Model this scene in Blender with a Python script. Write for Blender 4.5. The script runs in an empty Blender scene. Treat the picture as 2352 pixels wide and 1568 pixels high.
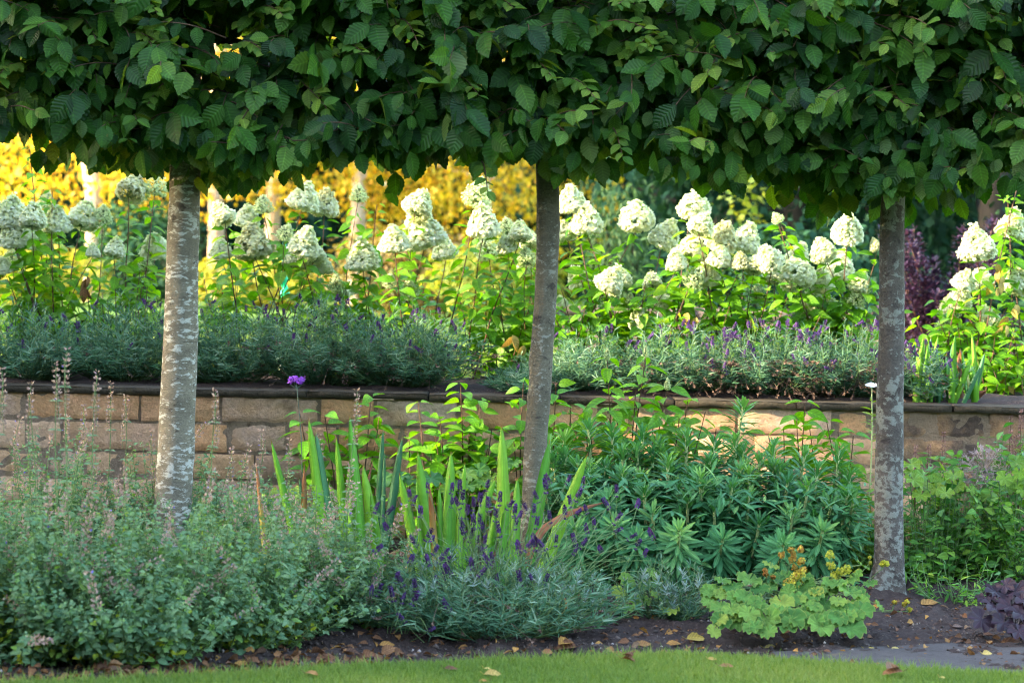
import bpy, math, random
import numpy as np
from mathutils import Matrix, Vector

scene = bpy.context.scene
COL = scene.collection
R = math.radians

# ------------------------------------------------------------------ camera
CAM_Z, PITCH, ROLL, LENS = 1.25, 1.868, 1.25, 86.4
K = 2352 * LENS / 36.0                       # photo pixels (2352 wide) per unit of tangent
CAM_M = Matrix.Rotation(R(90 - PITCH), 4, 'X') @ Matrix.Rotation(R(ROLL), 4, 'Z')
cam_d = bpy.data.cameras.new("camera")
cam = bpy.data.objects.new("camera", cam_d)
COL.objects.link(cam)
cam.matrix_world = Matrix.Translation((0, 0, CAM_Z)) @ CAM_M
cam_d.lens = LENS
cam_d.sensor_width = 36
cam_d.clip_end = 500
cam_d.dof.use_dof = True
cam_d.dof.focus_distance = 9.4
cam_d.dof.aperture_fstop = 3.8
scene.camera = cam

# ------------------------------------------------------------------ sky, sun, exposure
SUN = Vector((-0.90, -0.25, 0.35)).normalized()
world = bpy.data.worlds.new("World")
scene.world = world
world.use_nodes = True
wn = world.node_tree
sky = wn.nodes.new('ShaderNodeTexSky')
sky.sky_type = 'NISHITA'
sky.sun_disc = False
sky.sun_elevation = math.asin(SUN.z)
sky.sun_rotation = math.atan2(SUN.x, SUN.y) % (2 * math.pi)
bg = wn.nodes['Background']
wn.links.new(sky.outputs[0], bg.inputs[0])
bg.inputs[1].default_value = 0.15
sky.dust_density = 2.5
sky.ozone_density = 0.4
sun_d = bpy.data.lights.new("sun", 'SUN')
sun_d.energy = 2.0
sun_d.angle = R(0.6)
sun_d.color = (1.0, 0.83, 0.57)
sun = bpy.data.objects.new("sun", sun_d)
COL.objects.link(sun)
sun.rotation_euler = SUN.to_track_quat('Z', 'Y').to_euler()
sun.location = (-20, -6, 12)
scene.view_settings.view_transform = 'Standard'
scene.view_settings.look = 'None'
scene.view_settings.exposure = 3.75
scene.view_settings.gamma = 1
scene.render.engine = 'CYCLES'
cy = scene.cycles
cy.max_bounces = 6
cy.diffuse_bounces = 3
cy.glossy_bounces = 2
cy.transmission_bounces = 4
cy.transparent_max_bounces = 4
cy.caustics_reflective = False
cy.caustics_refractive = False
cy.sample_clamp_indirect = 4.0
cy.use_denoising = True
cy.denoising_prefilter = 'ACCURATE'
cy.use_adaptive_sampling = False
cy.filter_width = 1.15

# ------------------------------------------------------------------ placing helpers
C0 = np.array((0.0, 0.0, CAM_Z))
_M3 = np.array(CAM_M.to_3x3())


def ray(px, py):
    return _M3 @ np.array(((px - 1176) / K, -(py - 784) / K, -1.0))


def at(px, py, Y):
    """The point of the vertical plane at distance Y that the photo shows at pixel (px, py) (photo scaled to 2352 wide)."""
    d = ray(px, py)
    return C0 + d * (Y / d[1])


def ground(px, py, z=0.0):
    d = ray(px, py)
    return C0 + d * ((z - CAM_Z) / d[2])


def m(px, Y):
    return px * Y / K


def unit(a):
    a = np.asarray(a, float)
    return a / np.maximum(np.linalg.norm(a, axis=-1, keepdims=True), 1e-9)


def rngof(seed):
    return np.random.default_rng(seed)


def _h(i, j, k, s):
    n = (i * 374761393 + j * 668265263 + k * 2147483647 + s * 1274126177) & 0xffffffff
    n = ((n ^ (n >> 13)) * 1274126177) & 0xffffffff
    return ((n ^ (n >> 16)) & 0xffff) / 65535.0


def noise(p, s=0):
    """Value noise of points (n,3), about -1..1."""
    p = np.asarray(p, float)
    i = np.floor(p).astype(np.int64)
    f = p - i
    f = f * f * (3 - 2 * f)
    out = 0
    for a in (0, 1):
        for b in (0, 1):
            for c in (0, 1):
                w = (f[:, 0] if a else 1 - f[:, 0]) * (f[:, 1] if b else 1 - f[:, 1]) * (f[:, 2] if c else 1 - f[:, 2])
                out = out + w * _h(i[:, 0] + a, i[:, 1] + b, i[:, 2] + c, s)
    return out * 2 - 1


# ------------------------------------------------------------------ mesh collector
class MB:
    def __init__(self):
        self.v, self.a, self.f, self.n = [], [], [], 0

    def add(self, V, F, A=None, mat=0):
        V = np.asarray(V, float).reshape(-1, 3)
        F = np.asarray(F, np.int64)
        if A is None:
            A = np.zeros((len(V), 3)) + (0, 0, .5)
        self.v.append(V)
        self.a.append(np.asarray(A, float).reshape(-1, 3))
        self.f.append((F + self.n, mat))
        self.n += len(V)

    def scatter(self, tpl, P, along, normal, S, rnd, mat=0):
        V, F, UV = tpl
        P = np.asarray(P, float).reshape(-1, 3)
        M = len(P)
        if M == 0:
            return
        y = unit(np.broadcast_to(along, (M, 3)))
        x = unit(np.cross(y, np.broadcast_to(normal, (M, 3)) + 1e-6))
        z = np.cross(x, y)
        S = np.broadcast_to(np.asarray(S, float), (M,)) if np.ndim(S) < 2 else np.asarray(S, float)
        if S.ndim == 1:
            S = np.repeat(S[:, None], 3, 1)
        W = (P[:, None, :] + (V[None, :, 0:1] * S[:, None, 0:1]) * x[:, None, :]
             + (V[None, :, 1:2] * S[:, None, 1:2]) * y[:, None, :] + (V[None, :, 2:3] * S[:, None, 2:3]) * z[:, None, :])
        A = np.empty((M, len(V), 3))
        A[:, :, :2] = UV[None]
        A[:, :, 2] = np.broadcast_to(rnd, (M,))[:, None]
        FF = F[None] + (np.arange(M) * len(V))[:, None, None]
        self.add(W.reshape(-1, 3), FF.reshape(-1, F.shape[1]), A.reshape(-1, 3), mat)

    def tube(self, pts, rad, sides=5, rnd=.5, mat=0, cap=False):
        pts = np.asarray(pts, float)
        n = len(pts)
        rad = np.broadcast_to(np.asarray(rad, float), (n,))
        t = unit(np.gradient(pts, axis=0))
        ref = np.array((0.0, 1.0, 0.05)) if abs(t[:, 1]).mean() < .8 else np.array((1.0, 0, 0.05))
        u = unit(np.cross(t, ref))
        w = np.cross(t, u)
        a = np.linspace(0, 2 * math.pi, sides, endpoint=False)
        V = pts[:, None] + rad[:, None, None] * (np.cos(a)[None, :, None] * u[:, None] + np.sin(a)[None, :, None] * w[:, None])
        i = np.arange(n - 1)[:, None] * sides
        j = np.arange(sides)[None]
        k = (j + 1) % sides
        F = np.stack((i + j, i + k, i + k + sides, i + j + sides), -1).reshape(-1, 4)
        A = np.zeros((n, sides, 3))
        A[:, :, 0] = (a / 6.2832)[None]
        A[:, :, 1] = np.linspace(0, 1, n)[:, None]
        A[:, :, 2] = rnd
        self.add(V.reshape(-1, 3), F, A.reshape(-1, 3), mat)
        if cap:
            for e, o in ((0, 0), (n - 1, (n - 1) * sides)):
                V2 = np.vstack((pts[e], V[e]))
                self.add(V2, np.stack((np.zeros(sides, int), 1 + np.arange(sides), 1 + (np.arange(sides) + 1) % sides), -1), np.zeros((sides + 1, 3)) + rnd, mat)

    def build(self, name, mats, parent=None, smooth=True):
        me = bpy.data.meshes.new(name)
        V = np.concatenate(self.v) if self.v else np.zeros((0, 3))
        org = ORG.get(parent.name, np.zeros(3)) if parent is not None else np.zeros(3)
        V = V - org
        A = np.concatenate(self.a)
        loops = np.concatenate([f.ravel() for f, _ in self.f])
        tot = np.concatenate([np.full(len(f), f.shape[1]) for f, _ in self.f])
        mi = np.concatenate([np.full(len(f), k) for f, k in self.f])
        me.vertices.add(len(V))
        me.vertices.foreach_set('co', V.astype(np.float32).ravel())
        me.loops.add(len(loops))
        me.loops.foreach_set('vertex_index', loops.astype(np.int32))
        me.polygons.add(len(tot))
        me.polygons.foreach_set('loop_start', np.concatenate(([0], np.cumsum(tot)[:-1])).astype(np.int32))
        me.polygons.foreach_set('material_index', mi.astype(np.int32))
        me.polygons.foreach_set('use_smooth', np.full(len(tot), smooth))
        me.update(calc_edges=True)
        at_ = me.attributes.new('lp', 'FLOAT_VECTOR', 'POINT')
        at_.data.foreach_set('vector', A.astype(np.float32).ravel())
        for mm in (mats if isinstance(mats, (list, tuple)) else [mats]):
            me.materials.append(mm)
        o = bpy.data.objects.new(name, me)
        COL.objects.link(o)
        if parent is not None:
            o.parent = parent
        ORG[o.name] = org
        return o


ORG = {}


def thing(name, label, cat, loc, group=None):
    o = bpy.data.objects.new(name, None)
    COL.objects.link(o)
    o.empty_display_size = .1
    o.location = [float(c) for c in loc]
    ORG[o.name] = np.asarray(loc, float)
    return tag(o, label, cat, group)


def tag(o, label=None, cat=None, group=None, kind=None):
    for k, v in (('label', label), ('category', cat), ('group', group), ('kind', kind)):
        if v:
            o[k] = v
    return o


def put(proto, parent, loc, rot=(0, 0, 0), scale=1.0, name=None):
    """A copy of a one-mesh part (sharing its mesh) under parent, at a world place."""
    c = bpy.data.objects.new(name or proto.name, proto) if isinstance(proto, bpy.types.Mesh) else proto.copy()
    COL.objects.link(c)
    c.parent = parent
    c.location = [float(q) for q in (np.asarray(loc) - (ORG[parent.name] if parent is not None else 0))]
    c.rotation_euler = rot
    c.scale = scale if isinstance(scale, (tuple, list)) else (scale,) * 3
    ORG[c.name] = np.asarray(loc, float)
    return c


def proto_mesh(mb, name, mats):
    o = mb.build(name, mats)
    me = o.data
    bpy.data.objects.remove(o)
    return me


# ------------------------------------------------------------------ leaf shapes (base at the origin, growing along +Y, facing +Z)
def leaf(n=6, w=.3, fold=.25, bend=.25, peak=.42, tip=1.0, teeth=0, curl=0.0):
    t = np.linspace(0, 1, n + 1)
    e = math.log(.5) / math.log(peak)
    f = np.sin(np.pi * np.clip(t, 0, 1) ** e) ** .85 * w
    f = f * np.where(t > .75, 1 - .35 * tip * ((t - .75) / .25) ** 1.2, 1)
    f[0] = .008
    f[-1] = .002
    tt = t.copy()
    if teeth:
        s = np.where(np.arange(n + 1) % 2 == 1, 1 + teeth, 1 - teeth)
        s[0] = s[-1] = 1
        f = f * s
    z0 = -bend * t ** 2
    rows = []
    for i in range(n + 1):
        up = fold * f[i] - curl * (f[i] / max(w, 1e-6)) ** 2 * w
        push = .02 if (teeth and i % 2 == 1) else 0
        rows += [(-f[i], t[i] + push, z0[i] + up), (0, t[i], z0[i]), (f[i], t[i] + push, z0[i] + up)]
    V = np.array(rows)
    uv = np.array([(u, ti) for ti in t for u in (-1, 0, 1)], float)
    F = []
    for i in range(n):
        b = i * 3
        F += [(b, b + 1, b + 4, b + 3), (b + 1, b + 2, b + 5, b + 4)]
    return V, np.array(F), uv


def strip(n=2, w=.05, bend=.2, taper=1.0):
    """A narrow leaf without a midrib."""
    t = np.linspace(0, 1, n + 1)
    f = w * (1 - taper * t ** 2)
    f = np.maximum(f, .002)
    V = np.array([(s * f[i], t[i], -bend * t[i] ** 2) for i in range(n + 1) for s in (-1, 1)])
    uv = np.array([(s, ti) for ti in t for s in (-1, 1)], float)
    F = np.array([(2 * i, 2 * i + 1, 2 * i + 3, 2 * i + 2) for i in range(n)])
    return V, F, uv


def diamond(w=.4, bend=.15):
    V = np.array([(0, 0, 0), (w, .45, .04), (0, 1, -bend), (-w, .45, .04)], float)
    return V, np.array([(0, 1, 2, 3)]), np.array([(0, 0), (1, .5), (0, 1), (-1, .5)], float)


def lobed(lobes=9, depth=.12, pointed=False, cup=.15, gap=.35, sub=4, ripple=.05, seed=0):
    """A rounded palmate leaf, stalk at the origin, centre of the fan at (0, .12)."""
    rg = rngof(seed)
    n = lobes * sub
    th = np.linspace(-math.pi + gap, math.pi - gap, n + 1)
    ph = (np.arange(n + 1) / sub) % 1
    if pointed:
        prof = 1 - depth + depth * (1 - np.abs(ph * 2 - 1)) ** 1.0
    else:
        prof = 1 - depth + depth * np.sin(np.pi * ph) ** .6
    r = .52 * prof * (1 + .06 * rg.normal(size=n + 1) * (0.3 if not pointed else 1)) * (0.88 + .12 * np.cos(th * .5))
    rings = []
    for q, k in ((0.0, 0), (.5, 1), (1.0, 2)):
        x = q * r * np.sin(th)
        y = .25 + q * r * np.cos(th)
        z = cup * (q ** 2) * .5 + ripple * q * np.cos(ph * 2 * np.pi) * (.5 if q < .9 else 1)
        z = z - .12 * q * q * (np.cos(th) > 0) * np.cos(th)
        rings.append(np.stack((x, y, z), -1))
    V = np.concatenate(rings)
    uv = np.concatenate([np.stack((ph * 2 - 1, np.full(n + 1, q)), -1) for q in (0, .5, 1)])
    F = []
    for k in range(2):
        for i in range(n):
            b = k * (n + 1) + i
            F.append((b, b + 1, b + n + 2, b + n + 1))
    return V, np.array(F), uv


HORN = [leaf(14, .33, .22, .18, .46, 1, .07), leaf(14, .35, .12, .34, .44, 1, .07, .08), leaf(14, .31, .42, .10, .48, 1, .07, -.05)]
HORN_FAR = [leaf(4, .34, .2, .2, .45)]
HYD = [leaf(6, .25, .35, .22, .42, 1), leaf(6, .28, .2, .42, .42, 1), leaf(6, .23, .5, .12, .40, 1)]
NEPETA = [leaf(4, .32, .3, .25, .38), leaf(4, .28, .1, .45, .38)]
EUPH = [leaf(5, .092, .3, .08, .64, .3), leaf(5, .100, .2, .25, .64, .3)]
NARROW = [leaf(4, .12, .3, .3, .40), leaf(4, .10, .2, .5, .40)]
LAV = [strip(2, .058, .25), strip(2, .05, .5)]
GRASS = [strip(2, .05, .35), strip(2, .045, .7)]
DIA = [diamond(.36, .15), diamond(.42, .3)]
ALCH = [lobed(9, .11, False, .20, .07, 6, .06, k) for k in range(3)]
HEUCH = [lobed(7, .22, False, .14, .25, 6, .06, k) for k in range(3)]


# ------------------------------------------------------------------ materials
def lin(h):
    c = [int(h[i:i + 2], 16) / 255 for i in (1, 3, 5)]
    return tuple(x / 12.92 if x < .04045 else ((x + .055) / 1.055) ** 2.4 for x in c)


class NT:
    def __init__(self, name):
        self.m = bpy.data.materials.new(name)
        self.m.use_nodes = True
        self.t = self.m.node_tree
        self.b = self.t.nodes['Principled BSDF']
        self.o = self.t.nodes['Material Output']

    def n(self, typ, **kw):
        q = self.t.nodes.new(typ)
        for k, v in kw.items():
            setattr(q, k, v)
        return q

    def l(self, a, b):
        self.t.links.new(a, b)

    def set(self, node, **kw):
        for k, v in kw.items():
            node.inputs[k.replace('_', ' ')].default_value = v
        return node

    def noise(self, scale, detail=4, vec=None, rough=.55, dist=0):
        q = self.n('ShaderNodeTexNoise')
        self.set(q, Scale=scale, Detail=detail, Roughness=rough, Distortion=dist)
        if vec is not None:
            self.l(vec, q.inputs['Vector'])
        return q

    def ramp(self, fac, stops, interp='LINEAR'):
        q = self.n('ShaderNodeValToRGB')
        r = q.color_ramp
        r.interpolation = interp
        while len(r.elements) < len(stops):
            r.elements.new(.5)
        for e, (p, c) in zip(r.elements, stops):
            e.position = p
            e.color = (*c[:3], 1) if not isinstance(c, (int, float)) else (c, c, c, 1)
        self.l(fac, q.inputs[0])
        return q.outputs[0]

    def mix(self, fac, a, b, mode='MIX'):
        q = self.n('ShaderNodeMix', data_type='RGBA', blend_type=mode)
        for s, v in ((0, fac), (6, a), (7, b)):
            if isinstance(v, (int, float)):
                q.inputs[s].default_value = v
            elif isinstance(v, tuple):
                q.inputs[s].default_value = (*v[:3], 1)
            else:
                self.l(v, q.inputs[s])
        return q.outputs[2]

    def math(self, op, a, b=0.0, clamp=False):
        q = self.n('ShaderNodeMath', operation=op, use_clamp=clamp)
        for s, v in ((0, a), (1, b)):
            if isinstance(v, (int, float)):
                q.inputs[s].default_value = v
            else:
                self.l(v, q.inputs[s])
        return q.outputs[0]

    def bump(self, h, strength=.3, dist=.01):
        q = self.n('ShaderNodeBump')
        self.set(q, Strength=strength, Distance=dist)
        self.l(h, q.inputs['Height'])
        self.l(q.outputs[0], self.b.inputs['Normal'])
        return q

    def attr(self):
        q = self.n('ShaderNodeAttribute', attribute_name='lp')
        s = self.n('ShaderNodeSeparateXYZ')
        self.l(q.outputs['Vector'], s.inputs[0])
        return s.outputs

    def pos(self):
        return self.n('ShaderNodeNewGeometry').outputs['Position']


def leafmat(name, cols, trans=.35, tcol=(1.5, 1.5, .45), rough=.5, spec=.35, vein=0.0, vn=9, edge=None, blotch=.25, midrib=.25, stripe=0.0, spots=0.0, back=0):
    """cols: linear colours over the leaf's own random number 0..1."""
    t = NT(name)
    u, v, r = t.attr()
    n = len(cols)
    c = t.ramp(r, [(i / max(n - 1, 1), cc) for i, cc in enumerate(cols)])
    nz = t.noise(28, 3, t.pos())
    k = t.ramp(nz.outputs[0], [(.3, 1 - blotch), (.7, 1 + blotch * .6)])
    c = t.mix(1.0, c, k, 'MULTIPLY')
    au = t.math('ABSOLUTE', u)
    if midrib:
        mr = t.ramp(au, [(0, 1 + midrib * 2), (.12, 1)])
        c = t.mix(1.0, c, mr, 'MULTIPLY')
    if stripe:
        cb = t.n('ShaderNodeCombineXYZ')
        t.l(t.math('MULTIPLY', u, 9.0), cb.inputs[0])
        t.l(t.math('MULTIPLY', v, 1.5), cb.inputs[1])
        t.l(t.math('MULTIPLY', r, 40.0), cb.inputs[2])
        sn = t.noise(1.6, 4, cb.outputs[0], .7)
        c = t.mix(1.0, c, t.ramp(sn.outputs[0], [(.32, 1 - stripe), (.68, 1 + stripe * .7)]), 'MULTIPLY')
    if spots:
        sp = t.noise(60, 4, t.pos(), .7)
        c = t.mix(t.ramp(sp.outputs[0], [(.66, 0), (.72, spots)]), c, (.20, .12, .03))
    if back:
        bf = t.n('ShaderNodeNewGeometry').outputs['Backfacing']
        c = t.mix(bf, c, t.mix(.55, c, (.11, .16, .055)))
    if edge is not None:
        ec, e0, e1 = edge
        c = t.mix(t.ramp(v, [(e0, 0), (e1, 1)]), c, ec)
    t.l(c, t.b.inputs['Base Color'])
    t.b.inputs['Roughness'].default_value = rough
    t.b.inputs['Specular IOR Level'].default_value = spec
    if vein:
        ph = t.math('SUBTRACT', t.math('MULTIPLY', v, vn * 6.2832), t.math('MULTIPLY', au, 9.0))
        s = t.math('SINE', ph)
        bp = t.bump(s, vein, .0012)
        dv = t.ramp(s, [(0, .72), (.55, 1.0), (1, 1.12)])
        c2 = t.mix(1.0, c, dv, 'MULTIPLY')
        t.l(c2, t.b.inputs['Base Color'])
    tr = t.n('ShaderNodeBsdfTranslucent')
    tc = t.mix(1.0, c, tuple(tcol), 'MULTIPLY')
    t.l(tc, tr.inputs[0])
    mx = t.n('ShaderNodeMixShader')
    mx.inputs[0].default_value = trans
    t.l(t.b.outputs[0], mx.inputs[1])
    t.l(tr.outputs[0], mx.inputs[2])
    t.l(mx.outputs[0], t.o.inputs[0])
    return t.m


def plain(name, c, rough=.7, c2=None, scale=20, bump=0.0, spec=.3):
    t = NT(name)
    nz = t.noise(scale, 5, t.pos())
    c2 = c2 or tuple(x * .6 for x in c)
    t.l(t.ramp(nz.outputs[0], [(.35, c2), (.65, c)]), t.b.inputs['Base Color'])
    t.b.inputs['Roughness'].default_value = rough
    t.b.inputs['Specular IOR Level'].default_value = spec
    if bump:
        t.bump(nz.outputs[0], bump, .01)
    return t.m


def bark_mat(name, base, dark, lichen, seed=0.0, amount=.56, zs=2.4, ls=26):
    """Smooth grey bark: horizontal bands, pale lichen in blotches, dark scars."""
    t = NT(name)
    mp = t.n('ShaderNodeMapping')
    t.l(t.pos(), mp.inputs[0])
    mp.inputs['Location'].default_value = (seed, seed, seed)
    mp.inputs['Scale'].default_value = (1, 1, zs)
    p = mp.outputs[0]
    c = t.ramp(t.noise(9, 6, p, .65).outputs[0], [(.3, tuple(x * .62 for x in base)), (.62, base)])
    grain = t.noise(130, 3, p, .6)
    c = t.mix(1.0, c, t.ramp(grain.outputs[0], [(.3, .72), (.7, 1.18)]), 'MULTIPLY')
    big = t.noise(3.2, 2, p)
    li = t.noise(ls, 8, p, .66, .3)
    lm = t.math('ADD', li.outputs[0], t.math('MULTIPLY', big.outputs[0], .35))
    c = t.mix(t.ramp(lm, [(amount + .15, 0), (amount + .20, .85)]), c, lichen)
    vo = t.n('ShaderNodeTexVoronoi')
    t.set(vo, Scale=30.0)
    t.l(p, vo.inputs['Vector'])
    spot = t.math('ADD', vo.outputs['Distance'], t.math('MULTIPLY', li.outputs[0], .5))
    c = t.mix(t.ramp(spot, [(.30, .7), (.38, 0)]), c, tuple(x * .9 for x in lichen))
    dk = t.noise(15, 5, p, .7, .8)
    c = t.mix(t.ramp(dk.outputs[0], [(.585, 0), (.65, .85)]), c, dark)
    t.l(c, t.b.inputs['Base Color'])
    t.b.inputs['Roughness'].default_value = .85
    t.b.inputs['Specular IOR Level'].default_value = .2
    t.bump(t.math('ADD', li.outputs[0], t.math('MULTIPLY', grain.outputs[0], .5)), .9, .010)
    return t.m


M = {}
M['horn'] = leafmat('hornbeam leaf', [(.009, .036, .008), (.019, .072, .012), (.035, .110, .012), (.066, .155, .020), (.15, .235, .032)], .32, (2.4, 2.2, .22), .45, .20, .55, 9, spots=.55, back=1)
M['hyd'] = leafmat('hydrangea leaf', [(.065, .22, .008), (.10, .28, .009), (.14, .32, .012), (.21, .35, .018)], .48, (1.7, 1.5, .3), .5, .25, .25, 6)
M['young'] = leafmat('young hydrangea leaf', [(.075, .25, .008), (.11, .31, .010), (.17, .36, .016)], .42, (1.6, 1.4, .3), .5, .25, .25, 6)
M['floret'] = leafmat('hydrangea floret', [(.74, .77, .58), (.76, .79, .60), (.73, .76, .47), (.58, .66, .28)], .48, (1.0, 1.0, .9), .6, .2, 0, blotch=.08, midrib=0)
M['floret_old'] = leafmat('ageing hydrangea floret', [(.62, .64, .44), (.64, .65, .40), (.62, .63, .32), (.56, .52, .25)], .42, (1.0, 1.0, .9), .6, .2, 0, blotch=.2, midrib=0)
M['floret_green'] = leafmat('green hydrangea floret', [(.46, .58, .27), (.56, .65, .34), (.63, .69, .42)], .45, (1.0, 1.0, .8), .6, .2, 0, blotch=.1, midrib=0)
M['stem_red'] = plain('red brown stem', (.12, .055, .030), .6, (.06, .03, .02), 30)
M['stem_green'] = plain('green stem', (.12, .20, .06), .6, (.08, .15, .05), 30)
M['nepeta'] = leafmat('catmint leaf', [(.078, .18, .090), (.13, .25, .130), (.20, .31, .155), (.15, .29, .06), (.38, .42, .03)], .32, (1.3, 1.4, .6), .7, .15, .2, 5, blotch=.2)
M['calyx'] = leafmat('dry catmint calyx', [(.34, .23, .19), (.42, .30, .24), (.50, .37, .28), (.32, .22, .24)], .3, (1.1, 1, .8), .8, .1, blotch=.2, midrib=0)
M['blueflower'] = leafmat('blue catmint flower', [(.16, .15, .55), (.25, .22, .62)], .3, (1, 1, 1), .7, .1, midrib=0)
M['lavleaf'] = leafmat('lavender leaf', [(.018, .060, .030), (.040, .115, .055), (.085, .18, .10), (.22, .32, .22)], .22, (1.2, 1.3, .6), .7, .15, blotch=.15, midrib=0)
M['silver'] = leafmat('silvery lavender tip', [(.20, .29, .25), (.30, .38, .33)], .2, (1, 1.1, .8), .7, .2, blotch=.1, midrib=0)
M['lavflower'] = leafmat('lavender flower', [(.045, .022, .080), (.070, .035, .125), (.10, .05, .17)], .15, (1.2, 1, 1.2), .8, .1, blotch=.3, midrib=0)
M['lavflower_bright'] = leafmat('fresh lavender flower', [(.085, .045, .15), (.13, .07, .22)], .2, (1.2, 1, 1.2), .8, .1, blotch=.3, midrib=0)
M['drystalk'] = leafmat('dry lavender stalk', [(.10, .065, .05), (.16, .105, .08), (.20, .14, .11)], .1, (1, 1, 1), .85, .1, blotch=.3, midrib=0)
M['iris'] = leafmat('iris blade', [(.10, .30, .034), (.15, .37, .036), (.21, .42, .042)], .36, (1.5, 1.4, .35), .5, .22, 0, edge=((.30, .15, .03), .965, .99), blotch=.15, midrib=.1, stripe=.22, spots=.4)
M['iris_blue'] = leafmat('blue green iris blade', [(.05, .17, .07), (.065, .20, .08)], .2, (1.4, 1.5, .5), .5, .25, 0, edge=((.30, .15, .05), .95, .99), blotch=.2, midrib=.1, stripe=.3, spots=.5)
M['iris_yellow'] = leafmat('yellowing iris blade', [(.30, .34, .05), (.36, .33, .06)], .3, (1.4, 1.3, .5), .5, .3, 0, edge=((.30, .13, .05), .5, .8), blotch=.3, midrib=.1, stripe=.3, spots=.8)
M['iris_dead'] = leafmat('dead iris blade', [(.17, .075, .04), (.24, .11, .06)], .2, (1.2, 1, .6), .7, .2, 0, blotch=.35, midrib=.1)
M['euph'] = leafmat('spurge leaf', [(.034, .130, .048), (.058, .190, .072), (.095, .245, .085), (.19, .34, .080)], .26, (1.4, 1.6, .5), .6, .2, 0, blotch=.15, midrib=.5)
M['euphstem'] = plain('spurge stem', (.42, .46, .20), .6, (.32, .38, .15), 30)
M['alch'] = leafmat('lady mantle leaf', [(.052, .15, .034), (.085, .20, .042), (.14, .26, .05), (.28, .33, .055)], .3, (1.4, 1.4, .5), .7, .15, 0, edge=((.20, .26, .07), .93, 1.0), blotch=.35, midrib=.18, spots=.4)
M['alchflower'] = leafmat('lady mantle flower', [(.42, .44, .05), (.50, .47, .06), (.42, .24, .05), (.30, .14, .04)], .25, (1, 1, .7), .8, .1, midrib=0)
M['heuch'] = leafmat('purple coral bell leaf', [(.014, .007, .011), (.022, .010, .016), (.038, .020, .028)], .12, (1.6, .8, .8), .5, .25, 0, blotch=.3, midrib=.3)
M['phlox'] = leafmat('narrow green leaf', [(.04, .15, .025), (.075, .21, .03), (.13, .28, .032), (.25, .36, .04)], .32, (1.5, 1.5, .4), .5, .3, 0, blotch=.2, midrib=.3)
M['lime'] = leafmat('lime green leaf', [(.13, .28, .03), (.18, .33, .035), (.26, .36, .05)], .38, (1.4, 1.3, .4), .55, .3, .2, 5, blotch=.2)
M['grass'] = leafmat('lawn blade', [(.080, .150, .022), (.120, .195, .028), (.165, .23, .036), (.26, .28, .075)], .35, (1.4, 1.4, .5), .55, .25, 0, blotch=.15, midrib=0)
M['birch'] = leafmat('birch leaf', [(.14, .18, .012), (.45, .37, .014), (.58, .42, .016), (.56, .29, .012), (.05, .09, .015)], .40, (1.3, 1.1, .4), .5, .3, blotch=.2, midrib=0)
M['golden'] = leafmat('golden shrub leaf', [(.26, .30, .03), (.38, .34, .03), (.20, .27, .03)], .4, (1.3, 1.2, .4), .5, .3, midrib=0)
M['bronze'] = leafmat('bronze shrub leaf', [(.20, .12, .03), (.14, .13, .03), (.10, .14, .03)], .35, (1.3, 1.1, .4), .5, .3, midrib=0)
M['dark'] = leafmat('dark evergreen leaf', [(.006, .026, .015), (.010, .040, .022), (.016, .055, .028), (.034, .085, .035)], .2, (1.4, 1.5, .5), .6, .08, midrib=0)
M['feather'] = leafmat('pale feathery leaf', [(.03, .08, .025), (.05, .11, .03), (.10, .15, .04)], .35, (1.4, 1.4, .5), .55, .3, midrib=0)
M['yellowgreen'] = leafmat('yellow green leaf', [(.12, .22, .03), (.22, .28, .03), (.30, .30, .03)], .35, (1.4, 1.3, .4), .5, .3, midrib=0)
M['purple'] = leafmat('purple smoke bush leaf', [(.016, .010, .024), (.028, .014, .036), (.044, .019, .044), (.05, .018, .032)], .2, (1.4, .8, 1.0), .5, .3, midrib=0)
M['deadleaf'] = leafmat('fallen brown leaf', [(.10, .055, .034), (.17, .080, .040), (.24, .115, .050), (.38, .20, .05), (.15, .10, .08)], .15, (1.2, 1, .6), .75, .2, .25, 6, blotch=.4)
M['yellowleaf'] = leafmat('fallen yellow leaf', [(.42, .30, .05), (.48, .38, .12), (.42, .24, .04)], .2, (1.2, 1, .6), .65, .25, .2, 6, blotch=.25)
M['horntrunk_a'] = bark_mat('pale hornbeam bark', (.20, .178, .128), (.04, .032, .024), (.44, .45, .39), 0.0, .555, 2.3, 24)
M['horntrunk_b'] = bark_mat('greenish hornbeam bark', (.14, .125, .09), (.04, .032, .028), (.25, .25, .21), 5.3, .59, 1.8, 26)
M['horntrunk_c'] = bark_mat('lichened hornbeam bark', (.10, .086, .074), (.035, .028, .025), (.20, .21, .18), 11.7, .53, 1.2, 32)
M['birchbark'] = bark_mat('birch bark', (.44, .31, .21), (.14, .09, .05), (.56, .45, .35), 3.0, .5)
M['darkbark'] = plain('dark bark', (.022, .018, .013), .9, (.012, .010, .008), 8, .4)
M['twig'] = plain('hornbeam twig', (.10, .05, .03), .6, (.05, .03, .02), 40)
M['petal'] = plain('white petal', (.80, .80, .80), .5, (.72, .72, .74), 60)
M['verbena'] = leafmat('verbena floret', [(.22, .05, .40), (.34, .10, .50)], .2, (1, 1, 1), .7, .2, midrib=0)
M['verbstem'] = plain('verbena stem', (.07, .10, .07), .7)
M['allium'] = leafmat('dry allium star', [(.42, .32, .33), (.52, .42, .38), (.40, .28, .36)], .3, (1, 1, 1), .8, .1, midrib=0)
M['pinkspike'] = leafmat('dry pink spike', [(.25, .14, .12), (.32, .19, .16), (.20, .10, .11)], .2, (1, 1, 1), .8, .1, midrib=0)

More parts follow.
